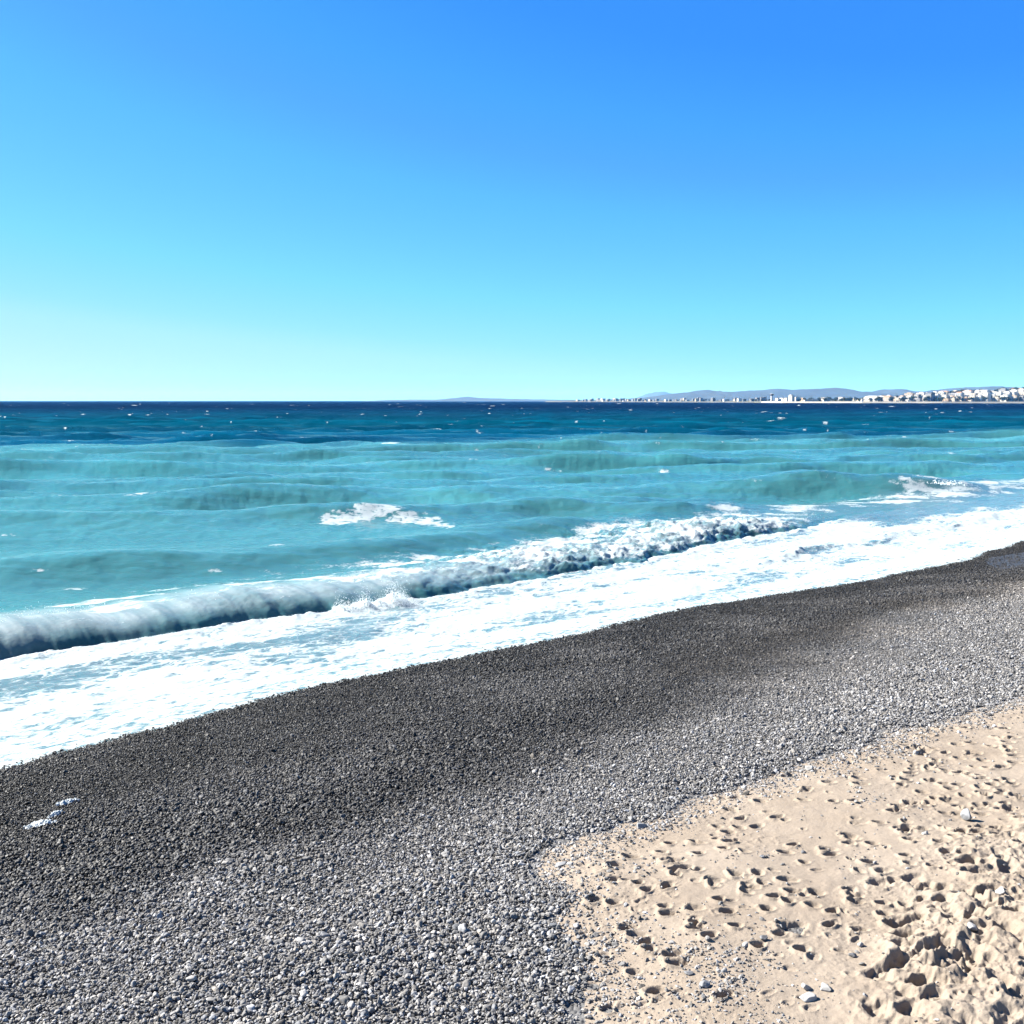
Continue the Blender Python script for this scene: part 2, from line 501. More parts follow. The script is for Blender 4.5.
# second, smaller line of white water running up on the right
r2 = [(700, 585), (790, 560), (815, 552), (850, 546), (920, 532), (985, 520), (1024, 512), (1150, 490)]
R2 = np.array([pix(a, b, 0.2) for a, b in r2])
d2, v2 = line_dist(Xn, Yn, R2, np.arange(len(r2), dtype=float))
h2 = np.interp(v2, np.arange(len(r2)), [0, .05, .30, .10, .13, .11, .15, .15])
d2 = d2 + 1.6 * fbm(Xn * 0.35, Yn * 0.35, 4, 151)
rr = np.where(d2 < 0, 0, np.where(d2 < 0.7, d2 / 0.7, np.exp(-(d2 - 0.7) / 2.2))) * h2 * (np.abs(d2) < 12) * (v2 < 6.999) * (v2 > 0.001)
Zn = Zn + rr * (1 + 0.7 * fbm(Xn * 0.9, Yn * 0.9, 3, 152)) * (qj > 0.5)

# foam cover
stretch = fbm((Xn + Yn) * 0.09, (Yn - Xn) * 0.30, 4, 161)
fs = 0.525 - 0.09 * sstep(2.5, 7.0, qj) * (1 - sstep(380, 620, PXI)) * sstep(-6.5, -1, q) - 0.06 * sstep(2.0, 5.0, qj)
fs = fs + 0.42 * stretch * sstep(0.3, 4, qj) + 0.10 * sstep(600, 900, PXI)
fs = fs + 0.30 * (1 - sstep(1.5, 6, qj)) * pn(Xn * 4.0, Yn * 4.0, 165)
fs = fs - sstep(815, 860, PXI) * 0.60 * (1 - sstep(0.4, 7.5, -q + 3.2 * fbm(Xn * 0.22, Yn * 0.22, 4, 167)))
fs = fs + 0.22 * (1 - sstep(815, 860, PXI)) * np.exp(-((q + 0.2) / 0.5) ** 2)
foam_n = np.where(q < 0.0, np.clip(fs, 0.22 * (1 - sstep(815, 860, PXI)), 0.66), 0)
lace_n = np.where(q < 0.3, sstep(1.5, 4.5, qj), 0)
# breaker face: thick white veil above, bare dark water below, streaks of foam drawn up it
fa = np.clip(BH, 0, 1) * (q >= 0)
str_ = pn(alongn * 2.6, q * 0.25, 171) + 0.7 * pn(alongn * 6.0, q * 0.5, 172)
lowedge = 0.30 + 0.22 * pn(alongn * 0.35, 0 * alongn, 173) + 0.14 * str_ - 0.10 * sstep(330, 120, PXI)
face = sstep(lowedge - 0.34, lowedge + 0.30, pf)
ff = 0.08 + 0.22 * face + 0.16 * str_ * (1 - face)
veil_n = (q >= 0) * (q < 6) * sstep(0.1, 0.6, BH) * np.where(q < WF, 0.55 * face * (1 + 0.55 * str_), 0.42 * (1 - sstep(0, 2.6, q - WF))) * (1 - 0.45 * BM)
bk = np.clip((q - WF) / 3.2, 0, 1)
fback = 0.36 * (1 - sstep(0.0, 1, bk))
fb_ = np.where(q < WF, ff, fback) * sstep(0.05, 0.5, BH)
foam_n = np.maximum(foam_n, fb_ * (q >= 0) * (q < 6))
# broken stretch
tm = BM * sstep(0, 0.8, q) * (1 - sstep(3.0 + 4.0 * sstep(500, 640, PXI), 9.5, q)) * sstep(870, 800, PXI)
tz = 0.47 + 0.5 * fbm(Xn * 0.45, Yn * 0.45, 4, 181)
foam_n = np.maximum(foam_n, tm * tz)
foam_n = np.maximum(foam_n, np.clip(rr * 2.2, 0, 0.62))
# foam trails lying behind the breaker
tr = (0.42 + 0.7 * fbm(Xn * 0.30, Yn * 0.45, 4, 191)) * sstep(1.5, 3, q) * (1 - sstep(5, 13, q)) * sstep(30, 200, PXI + 130 * pn(alongn * .1, 0 * alongn, 192))
foam_n = np.maximum(foam_n, np.clip(tr, 0, 0.62))
foam_n[(q > 8) & (PXI > 900)] *= 0.4
foam_n = np.maximum(foam_n, np.clip(spl * 4.0, 0, 0.9))
foam[:nN] = foam_n
veil[:nN] = np.clip(veil_n, 0, 0.8)
lace[:nN] = lace_n
Z[:nN] = Zn

# whitecaps and foam patches: small lenses of white water along crests
colx = lambda t: int(round((t - tx[0]) / (tx[1] - tx[0])))
def cap(px, py, wpx, hpx, cov=0.9, lift=0.0, z=0.0):
    x0, y0 = pix(px, py, z)
    sx = wpx * 0.5 * y0 / FPX
    sy = hpx * 0.5 * y0 * y0 / (FPX * HC)
    sy *= 0.7
    if y0 > 220: sy *= .7
    j0, j1 = colx((x0 - 3 * sx) / y0), colx((x0 + 3 * sx) / y0)
    j0, j1 = max(j0, 0), min(j1 + 1, NC)
    i0, i1 = np.searchsorted(Yr, y0 - 3 * sy), np.searchsorted(Yr, y0 + 3 * sy)
    if i1 <= i0 or j1 <= j0: return
    xs, ys = X[i0:i1, j0:j1], Y[i0:i1, j0:j1]
    e = ((xs - x0) / sx) ** 2 + ((ys - y0 - 0.15 * (xs - x0)) / sy) ** 2
    g = np.exp(-e * 0.8)
    tiny = 1.25 if y0 > 220 else 1.0
    rag = (0.4 if y0 > 220 else 1.0) * fbm(xs / max(sx, .3) * 1.4, ys / max(sx, .3) * 3.0, 3, 301)
    foam[i0:i1, j0:j1] = np.maximum(foam[i0:i1, j0:j1], 0.66 * tiny * cov * np.clip(g * (1 + 1.1 * rag), 0, 1.1))
    Z[i0:i1, j0:j1] += lift * g
for c in [(332, 516, 28, 9, 1.0, .05, .9), (348, 514, 36, 11, 1.0, .05, 1.0), (366, 507, 34, 9, 1.0, .05, 1.25), (385, 505, 34, 9, 1.0, .05, 1.3), (405, 508, 36, 10, 1.0, .05, 1.25), (425, 511, 36, 11, 1.0, 0, 1.1), (436, 517, 28, 13, .95, 0, .9), (444, 524, 24, 13, .9, 0, .6), (450, 529, 18, 11, .85, 0, .4),
          (101, 513, 30, 3, .95, .15, .7), (143, 500, 34, 4, .7, 0, .4), (8, 537, 18, 2.4, .75, 0, .2), (278, 548, 24, 3, .9, .1, .7), (76, 586, 26, 4, .8, 0, .2), (338, 488, 30, 3, .85, .1, 0),
          (389, 446, 26, 2.6, 1.0, .3, 0), (549, 468, 12, 1.2, .8, 0, 0), (663, 475, 16, 1.6, .9, .1, 0), (905, 486, 30, 5, 1.0, .1, 1.0), (945, 483, 44, 5, 1.0, .12, 1.15), (968, 485, 26, 6, .85, .08, 1.0),
          (932, 424, 7, .9, .8, 0, 0), (955, 420, 7, .9, .8, 0, 0), (906, 438, 10, 1.1, .9, .1, 0), (942, 437, 7, 1, .8, 0, 0), (975, 438, 16, 1.4, .8, .3, 0), (1000, 491, 40, 4, .8, 0, .2), (1015, 487, 50, 4, .8, 0, .2), (985, 495, 40, 4, .75, 0, .1), (945, 500, 50, 3, .7, 0, .1), (1040, 484, 50, 4, .8, 0, .2), (955, 489, 22, 6, .72, 0, 1.0), (20, 459, 16, 2, .7, .2, 0),
          (62, 459, 9, 2, .8, 0, 0), (90, 445, 14, 2, .7, .2, 0), (182, 442, 10, 1.6, .9, .2, 0), (162, 476, 12, 2, .8, 0, 0), (350, 576, 16, 5, .8, 0, .4), (215, 569, 20, 3, .7, 0, .4), (40, 575, 20, 3, .7, 0, .4)]:
    cap(*c)
for k in range(900):
    py = 402.6 + 50 * random.random() ** 1.5
    px = random.uniform(-250, 1270)
    s = 0.65 + (py - 402) / 60
    cap(px, py, random.uniform(2.0, 7.5) * s * random.choice((.6, 1, 1, 1.5)), random.uniform(0.45, .85) * s ** .3 * (1.5 if py < 416 else 1), random.uniform(.55, .85), 0.0)
for k in range(120):
    py = random.uniform(450, 500)
    cap(random.uniform(-250, 1270), py, random.uniform(6, 26), random.uniform(1.2, 2.4), random.uniform(.3, .62), 0.05)

# colour of the water itself: pale turbid plume along the shore, blue, then deep water
T1 = np.array([pix(a, b, 0) for a, b in [(-700, 458), (0, 451), (130, 446), (240, 450), (420, 444), (600, 441), (780, 439), (900, 436), (1024, 434), (1700, 425)]])
d1 = line_dist(X, Y, T1)[0]
dpth = np.minimum(d1, 1e9)
dn = d1 + 14 * pn(X * 0.018, Y * 0.02, 201) + 22 * pn(X * 0.006, Y * 0.012, 202)
turq = 1 - sstep(-5, 14, dn)
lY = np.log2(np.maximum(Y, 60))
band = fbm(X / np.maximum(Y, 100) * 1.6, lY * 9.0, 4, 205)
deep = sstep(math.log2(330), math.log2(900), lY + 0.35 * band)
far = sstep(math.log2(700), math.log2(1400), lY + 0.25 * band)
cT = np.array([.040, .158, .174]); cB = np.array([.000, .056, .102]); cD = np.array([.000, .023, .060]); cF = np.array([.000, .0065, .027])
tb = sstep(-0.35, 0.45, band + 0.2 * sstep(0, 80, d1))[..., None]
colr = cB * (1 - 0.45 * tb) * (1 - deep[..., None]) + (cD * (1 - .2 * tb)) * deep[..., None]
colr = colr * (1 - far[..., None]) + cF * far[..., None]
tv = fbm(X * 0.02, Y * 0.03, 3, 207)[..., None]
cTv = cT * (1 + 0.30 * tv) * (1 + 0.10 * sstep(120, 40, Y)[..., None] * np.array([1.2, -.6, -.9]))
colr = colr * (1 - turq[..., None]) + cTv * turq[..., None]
aer = np.zeros_like(X)
aer[:nN] = (1 - sstep(-0.2, 0.3, q)) * 0.8 + 0.55 * BM * sstep(0, 1, q) * (1 - sstep(4, 9, q))
cA = np.array([.105, .160, .180])
colr = colr * (1 - aer[..., None]) + cA * aer[..., None]
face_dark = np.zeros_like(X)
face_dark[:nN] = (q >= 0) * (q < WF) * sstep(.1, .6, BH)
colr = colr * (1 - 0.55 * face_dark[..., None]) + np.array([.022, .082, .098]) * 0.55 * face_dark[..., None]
rgh = 0.13 + 0.22 * sstep(150, 1500, Y)
spc = 1.0 - 0.93 * sstep(90, 380, Y)

XX, YY = X.copy(), Y.copy()
XX[:nN] += nx * shift
YY[:nN] += ny * shift
Vs = np.stack([XX, YY, Z], -1).reshape(-1, 3)
keep = np.ones_like(X, bool)
keep[:nN] = qj > -1.2
Fs = grid_faces(NR, NC, keep)
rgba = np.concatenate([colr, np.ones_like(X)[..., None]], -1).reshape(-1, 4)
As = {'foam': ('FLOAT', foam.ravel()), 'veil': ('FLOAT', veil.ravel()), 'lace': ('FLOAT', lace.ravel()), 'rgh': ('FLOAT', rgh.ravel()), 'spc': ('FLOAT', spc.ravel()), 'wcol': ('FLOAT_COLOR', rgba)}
Vs, Fs, As = compact(Vs, Fs, As)
link('sea', mesh_np('sea', Vs, Fs, [m_sea()], attrs=As), kind='structure')

# ------------------------------------------------------------------ spray thrown up by the breaker
OCT_V = np.array([(1, 0, 0), (-1, 0, 0), (0, 1, 0), (0, -1, 0), (0, 0, 1), (0, 0, -1)], float)
OCT_F = np.array([(0, 2, 4), (2, 1, 4), (1, 3, 4), (3, 0, 4), (2, 0, 5), (1, 2, 5), (3, 1, 5), (0, 3, 5)])
def drops(P, rad):
    n = len(P)
    sc = np.random.default_rng(3).uniform(0.6, 1.5, (n, 1, 3))
    V = (P[:, None, :] + OCT_V[None] * rad[:, None, None] * sc).reshape(-1, 3)
    F = (OCT_F[None] + 6 * np.arange(n)[:, None, None]).reshape(-1, 3)
    return V, F
m_foam = plain('foam_white', (.38, .415, .43), 0.7, 0.04, 6.0)
pts, rad = [], []
def crest_at(s):
    """a point on the breaker toe line at photo column s, height of the wave there"""
    xs = [b[0] for b in brk]
    return np.array([np.interp(s, xs, BRK[:, 0]), np.interp(s, xs, BRK[:, 1])]), np.interp(s, xs, [b[2] for b in brk])
off = np.array([-nx, -ny])
for c, w, h, n in [(334, 3, .55, 220), (344, 6, .35, 260), (357, 7, .55, 520), (372, 6, .40, 300), (386, 7, .72, 700), (395, 6, .55, 380), (700, 10, .3, 120), (745, 10, .25, 100)]:
    for k in range(n * 4):
        s = random.gauss(c, w * 0.55)
        p, H = crest_at(s)
        t = abs(random.gauss(0, .55)) * h * math.exp(-((s - c) / w) ** 2) * 1.1
        base = 0.05 if 325 < c < 410 else H * 0.85
        o2 = random.gauss(-0.5, .22) if 325 < c < 410 else random.gauss(0.5, .3)
        p = p + off * o2
        pts.append((p[0], p[1], base + t)); rad.append(random.uniform(.004, .017) * (1.15 - 0.5 * min(1, t / max(h, .01))))
for k in range(1500):                                     # fine spray along the whole lip
    s = random.uniform(-60, 830)
    p, H = crest_at(s)
    if pn(np.array([s * .02]), np.array([0.3]), 211)[0] < random.uniform(-.1, .4): continue
    p = p + off * random.gauss(0.7, .5)
    pts.append((p[0], p[1], H * random.uniform(.86, 1.0) + abs(random.gauss(0, .09)))); rad.append(random.uniform(.004, .014))
for c, y, h, n in [(945, 482, 1.5, 150)]:
    for k in range(n):
        p = np.array(pix(random.gauss(c, 4), y, h)) + off * random.gauss(0, .6)
        pts.append((p[0], p[1], h * .85 + abs(random.gauss(0, .18)))); rad.append(random.uniform(.015, .05))
V, F = drops(np.array(pts), np.array(rad))
m_spray = plain('spray_white', (.82, .87, .88), 0.7, 0.04, 6.0)
link('sea_spray', mesh_np('sea_spray', V, F, [m_spray]), kind='stuff', label='white spray thrown up along the lip of the breaking wave', category='spray')

# ------------------------------------------------------------------ sand
def m_sand():
    m, nt, b, out = mat('sand')
    n1 = nd(nt, 'ShaderNodeTexNoise', {'Vector': mapped(nt), 'Scale': 0.9, 'Detail': 5.0})
    n2 = nd(nt, 'ShaderNodeTexNoise', {'Vector': mapped(nt), 'Scale': 160.0, 'Detail': 3.0, 'Roughness': .7})
    n3 = nd(nt, 'ShaderNodeTexNoise', {'Vector': mapped(nt), 'Scale': 22.0, 'Detail': 6.0, 'Roughness': .65})
    c = ramp(nt, n1.outputs[0], [(0.3, (.222, .181, .142)), (0.7, (.256, .214, .173))])
    c = mixc(nt, 1.0, c, ramp(nt, n2.outputs[0], [(0.3, 0.80), (0.7, 1.16)]), 'MULTIPLY')
    c = mixc(nt, 1.0, c, ramp(nt, n3.outputs[0], [(0.3, 0.90), (0.7, 1.08)]), 'MULTIPLY')
    nt.links.new(c, b.inputs['Base Color'])
    b.inputs['Roughness'].default_value = 0.95
    b.inputs['Specular IOR Level'].default_value = 0.1
    h = mth(nt, 'ADD', n3.outputs[0], mth(nt, 'MULTIPLY', n2.outputs[0], 0.25))
    bp = nd(nt, 'ShaderNodeBump', {'Height': h, 'Strength': 0.6, 'Distance': 0.022})
    nt.links.new(bp.outputs[0], b.inputs['Normal'])
    return m

stx = np.arange(-20, 830, 0.9) / FPX
sY = np.concatenate([np.arange(6.5, 15, 0.014), np.arange(15, 24, 0.022), np.arange(24, 46, 0.06)])
sT, sYg = np.meshgrid(stx, sY)
sX = sT * sYg
sz, su = beach_z(sX, sYg)
ds = -line_dist(sX, sYg, SAND)[0]                        # positive inside the sand
thick = np.clip(ds * 0.09, -0.4, 0.07) + sstep(-.3, .5, ds) * 0.012 * fbm(sX * 3, sYg * 3, 3, 221)
sz = sz + thick
sz = sz + sstep(.1, 1, ds) * (0.05 * pn(sX * .6, sYg * .6, 223) + 0.012 * fbm(sX * 2.2, sYg * 2.2, 3, 224))
# little clods and ripples, stronger in patches
pat = sstep(-0.15, 0.35, fbm(sX * 0.5, sYg * 0.5, 3, 226) + 0.25 * (1 - sstep(0.2, 2.2, ds)))
sz = sz + pat * 0.028 * np.maximum(0, fbm(sX * 8, sYg * 8, 3, 227)) * sstep(0, .4, ds)
# trampled heap at the bottom right
hp = [(1250, 770), (1024, 815), (955, 855), (890, 920), (852, 980), (835, 1040), (835, 1300)]
HP = np.array([pix_beach(a, b)[:2] for a, b in hp])
dh = line_dist(sX, sYg, HP)[0]
heap = sstep(-0.5, 1.2, dh + 0.5 * fbm(sX * .8, sYg * .8, 3, 231))
szb = sz + heap * 0.12
sz = sz + heap * (0.12 + 0.12 * fbm(sX * 1.1, sYg * 1.1, 3, 233) + 0.17 * (0.22 - np.abs(fbm(sX * 2.4, sYg * 2.4, 3, 235, .5))) + 0.05 * (0.2 - np.abs(fbm(sX * 7, sYg * 7, 3, 236))))
SCOL = lambda t: (t - stx[0]) / (stx[1] - stx[0])
def stamp(x0, y0, ln, wd, dep, ang, rim):
    rr_ = max(ln, wd) * 2.2
    i0, i1 = np.searchsorted(sY, y0 - rr_), np.searchsorted(sY, y0 + rr_)
    j0, j1 = int(max(0, SCOL((x0 - rr_) / y0) - 3)), int(min(len(stx), SCOL((x0 + rr_) / y0) + 4))
    if i1 - i0 < 3 or j1 - j0 < 3: return
    xs, ys = sX[i0:i1, j0:j1] - x0, sYg[i0:i1, j0:j1] - y0
    wb = fbm((xs + x0) * 7, (ys + y0) * 7, 3, 241)
    ca, sa = math.cos(ang), math.sin(ang)
    a, b = (xs * ca + ys * sa) / ln, (-xs * sa + ys * ca) / wd
    b = b * (1 + 0.25 * a)                                # heel narrower than ball
    e = np.sqrt(a * a + b * b) + 0.28 * wb
    hole = -dep * (1 - sstep(0.62, 1.02, e)) * (0.75 + 0.25 * np.clip(-a, -1, 1))
    rimh = rim * np.exp(-((e - 1.25) / 0.24) ** 2) * (0.55 + 0.6 * np.clip(-a + 0.4 * wb, -0.6, 1))
    sz[i0:i1, j0:j1] += hole + rimh
z4 = [(445,255),(600,195),(715,195),(715,240),(845,55),(890,90),(840,150),(885,130),(570,235),(590,275),(620,310),(715,310),(780,375),(980,360),(915,400),(960,320),(800,430),(835,480),
      (705,470),(580,460),(590,490),(470,360),(505,390),(590,375),(370,440),(295,420),(430,545),(700,525),(710,550),(500,605),(615,655),(640,695),(830,830),(545,805),(1000,465),(870,540),
      (850,190),(820,220),(470,580),(380,290),(350,860),(370,345),(455,725)]
z5 = [(435,15),(545,10),(310,65),(310,100),(225,125),(50,140),(125,180),(450,215),(65,250),(315,290),(335,315),(240,375),(500,255),(585,275),(545,155),(560,190),(650,200),(720,45),(740,85),
      (820,85),(775,150),(705,145),(940,35),(860,30),(865,200),(930,190),(945,220),(810,245),(855,260),(805,175),(1005,255),(1015,125),(610,340),(690,350),(450,350),(455,395),(600,405),(490,435),(540,360)]
z5b = [(540,495),(540,540),(680,550),(905,400),(985,425),(845,490),(800,600),(780,640),(595,700),(430,650),(85,440),(430,800),(560,810),(790,330),(830,340),(830,430),(525,595),(670,710),(720,605),(700,640),(740,575)]
z6 = [(430,510),(650,470),(655,525),(600,550),(835,545),(855,575),(495,645),(350,650),(360,675),(560,630),(640,600),(670,595),(705,620),(765,630),(825,605),(850,655),(895,680),(960,660),(700,670),
      (725,690),(755,675),(610,705),(660,735),(715,745),(780,720),(590,755),(520,780),(490,785),(845,760),(930,715),(970,770),(1000,800),(930,775),(1010,730),(920,475),(960,500),(955,525),(990,560),
      (890,515),(930,610),(230,665),(125,740),(140,690),(335,745),(245,745),(15,805),(60,630),(420,565),(300,570),(755,510),(760,565)]
K = 0.24414
prints = [(524 + a * K, 800 + b * K, 0) for a, b in z4] + [(774 + a * K, 824 + b * K, 0) for a, b in z5] + [(774 + a * K, 824 + b * K, 1) for a, b in z5b] + [(774 + a * K, 624 + b * K, 0) for a, b in z6]
prints += [(random.uniform(1030, 1240), random.uniform(705, 1000), random.choice((0, 0, 1))) for _ in range(90)]
prints += [(random.uniform(900, 1020), random.uniform(730, 860), 0) for _ in range(75)]
prints += [(random.uniform(880, 1022), random.uniform(850, 1015), 1) for _ in range(24)]
prints += [(random.uniform(640, 900), random.uniform(800, 960), 0) for _ in range(34)]
for px, py, big in prints:
    x, y, z = pix_beach(px, py)
    if big: stamp(x, y, random.uniform(.15, .21), random.uniform(.10, .14), random.uniform(.08, .13), random.uniform(0.1, 1.0), .028)
    else:
        sm = random.random()
        ln = random.uniform(.075, .135)
        stamp(x, y, ln, random.uniform(.06, .085), random.uniform(.075, .125) * (0.6 if sm < .25 else 1), random.uniform(-0.2, 0.9), random.uniform(.018, .035))
for k in range(260):                                      # faint old dents
    px, py = random.uniform(560, 1150), random.uniform(715, 1020)
    x, y, z = pix_beach(px, py)
    stamp(x, y, random.uniform(.05, .11), random.uniform(.035, .07), random.uniform(.012, .035), random.uniform(-.4, 1.0), .012)
rel = sz - szb
sz = szb + np.where(rel > 0, 0.10 * np.tanh(rel / 0.10), rel)
Vsd = np.stack([sX, sYg, sz], -1).reshape(-1, 3)
Fsd = grid_faces(*sX.shape, keep=ds > -0.7)
Vsd, Fsd, _ = compact(Vsd, Fsd, {})
link('sand', mesh_np('sand', Vsd, Fsd, [m_sand()]), kind='structure')

def sand_at(x, y):
    i = min(len(sY) - 1, int(np.searchsorted(sY, y)))
    j = int(np.clip(round(SCOL(x / y)), 0, len(stx) - 1))
    return float(sz[i, j])

# ------------------------------------------------------------------ pebbles
def m_pebble(name='pebble_stone', inst=True):
    m, nt, b, out = mat(name)
    col = attr(nt, 'col', 'INSTANCER').outputs['Color']
    wet = attr(nt, 'wet', 'INSTANCER').outputs['Fac']
    tc = nt.nodes.new('ShaderNodeTexCoord')
    oi = nt.nodes.new('ShaderNodeObjectInfo')
    n = nd(nt, 'ShaderNodeTexNoise', {'Vector': tc.outputs['Object'], 'W': oi.outputs['Random'], 'Scale': 2.2, 'Detail': 4.0}, noise_dimensions='4D')
    c = mixc(nt, 1.0, col, ramp(nt, n.outputs[0], [(0.3, 0.78), (0.7, 1.2)]), 'MULTIPLY')
    nt.links.new(c, b.inputs['Base Color'])
    rr_ = nd(nt, 'ShaderNodeMix', {0: wet, 2: 0.75, 3: 0.5})
    nt.links.new(rr_.outputs[0], b.inputs['Roughness'])
    b.inputs['Specular IOR Level'].default_value = 0.22
    return m
MP = m_pebble()

def scatter(n, x0, x1, y0, y1):
    x = RNG.uniform(x0, x1, n); y = RNG.uniform(y0, y1, n)
    return x, y
def tone(n, wet, brown, edge):
    base = np.exp(RNG.normal(math.log(0.158), 0.42, n))
    base = np.clip(base, .04, .36)
    white = RNG.random(n) < 0.008
    base = np.where(white, RNG.uniform(.42, .55, n), base)
    g = base * (1 - wet) + (np.clip(0.115 * base * np.exp(RNG.normal(-.12, .5, n)), .005, .3)) * wet
    hue = RNG.normal(0, .035, n)
    c = np.stack([g * (1.03 + hue), g * (1 + .2 * hue), g * (.985 - hue)], 1)
    c = c * (1 - brown[:, None]) + brown[:, None] * g[:, None] * np.array([1.12, .96, .80]) * 1.1
    return np.concatenate([c, np.ones((n, 1))], 1)

def sector(x, y, m=2.5):
    return np.abs(x) < 0.50 * y + m
xs, ys = [], []
for (ya, yb, dens) in ((7.0, 16, 1550), (16, 26, 1350), (26, 40, 850), (40, 68, 430)):
    xa, xb = -0.5 * yb - 2.5, 0.5 * yb + 2.5
    x, y = scatter(int(dens * (xb - xa) * (yb - ya)), xa, xb, ya, yb)
    k = sector(x, y)
    xs.append(x[k]); ys.append(y[k])
px_, py_ = np.concatenate(xs), np.concatenate(ys)
u = -line_dist(px_, py_, SHORE)[0]
je = line_dist(px_, py_, EDGE)[0]
dsn = -line_dist(px_, py_, SAND)[0]
fr = dsn + 0.42 * fbm(px_ * 1.2, py_ * 1.2, 3, 251)
cl = fbm(px_ * 0.9, py_ * 0.9, 3, 253)
# some stones lie on the sand in drifts near its edge and towards the lower left of it
psand = 0.55 * (1 - sstep(-0.1, 1.1, fr)) + 0.10 * sstep(.18, .45, cl) * (1 - sstep(.5, 5, fr)) + 0.005
near_low = sstep(13.5, 10.5, py_) * (1 - sstep(1.2, 3.0, fr))
psand = np.maximum(psand, near_low * (0.16 + 0.5 * sstep(-.1, .35, cl)))
ok = (je < 1.2) & (u < 40) & ((fr < 0) | (RNG.random(len(fr)) < psand))
px_, py_, u, fr, dsn, je = px_[ok], py_[ok], u[ok], fr[ok], dsn[ok], je[ok]
n = len(px_)
r = np.clip(np.exp(RNG.normal(math.log(0.0132), 0.36, n)), .006, .050)
# stone size follows bands along the shore, finer gravel in places
bandn = fbm((px_ + py_) * 0.04, (py_ - px_) * 0.16, 3, 255)
r = r * (1 + 0.45 * bandn)
BRN = np.array([pix_beach(a, b)[:2] for a, b in [(740, 668), (800, 645), (860, 622), (930, 602), (1000, 588), (1060, 572)]])
dbr = np.abs(line_dist(px_, py_, BRN)[0])
brown = np.exp(-(dbr / 2.0) ** 2) * np.clip(0.35 + 1.2 * fbm(px_ * .3, py_ * .3, 3, 257), 0, 0.42)
r = r * (1 - 0.25 * brown)
onsand = fr > 0.05
r = np.where(onsand, r * RNG.uniform(0.45, 1.05, n), r)
bz_, _ = beach_z(px_, py_, u)
zz = bz_ + RNG.uniform(-.016, .040, n) + 0.3 * r
sidx_i = np.clip(np.searchsorted(sY, py_), 0, len(sY) - 1)
sidx_j = np.clip(np.round(SCOL(px_ / py_)), 0, len(stx) - 1).astype(int)
zs_ = sz[sidx_i, sidx_j]
zz = np.where(dsn > -0.3, np.maximum(np.where(fr > 0, zs_ + 0.25 * r, zz), np.where(dsn > -.3, zs_ + 0.1 * r, -9)), zz)
scl = np.stack([r * RNG.uniform(.95, 1.5, n), r * RNG.uniform(.8, 1.1, n), r * RNG.uniform(.5, .85, n)], 1)
rot = np.stack([RNG.normal(0, .55, n), RNG.normal(0, .55, n), RNG.uniform(0, 6.283, n)], 1)
wet = wetness(px_, py_) * (0.82 + 0.18 * sstep(6, 0, u)) * (fr < 0.3)
lo = sstep(0.32, -0.05, fbm(px_ * .25, py_ * .25, 3, 259))
wet = np.clip(wet * (0.90 + 0.15 * lo), 0, 1)
colp = tone(n, wet, brown, u)
kind = RNG.integers(0, 6, n)
pm = mesh_np('pebbles', np.stack([px_, py_, zz], 1), np.zeros((0, 3)), [MP],
             attrs={'rot': ('FLOAT_VECTOR', rot), 'scl': ('FLOAT_VECTOR', scl), 'col': ('FLOAT_COLOR', colp), 'wet': ('FLOAT', wet), 'pick': ('INT', kind)})
po = link('pebbles', pm, kind='stuff', label='grey sea worn pebbles covering the beach, dark and wet towards the water', category='pebbles')
print('pebbles', n)

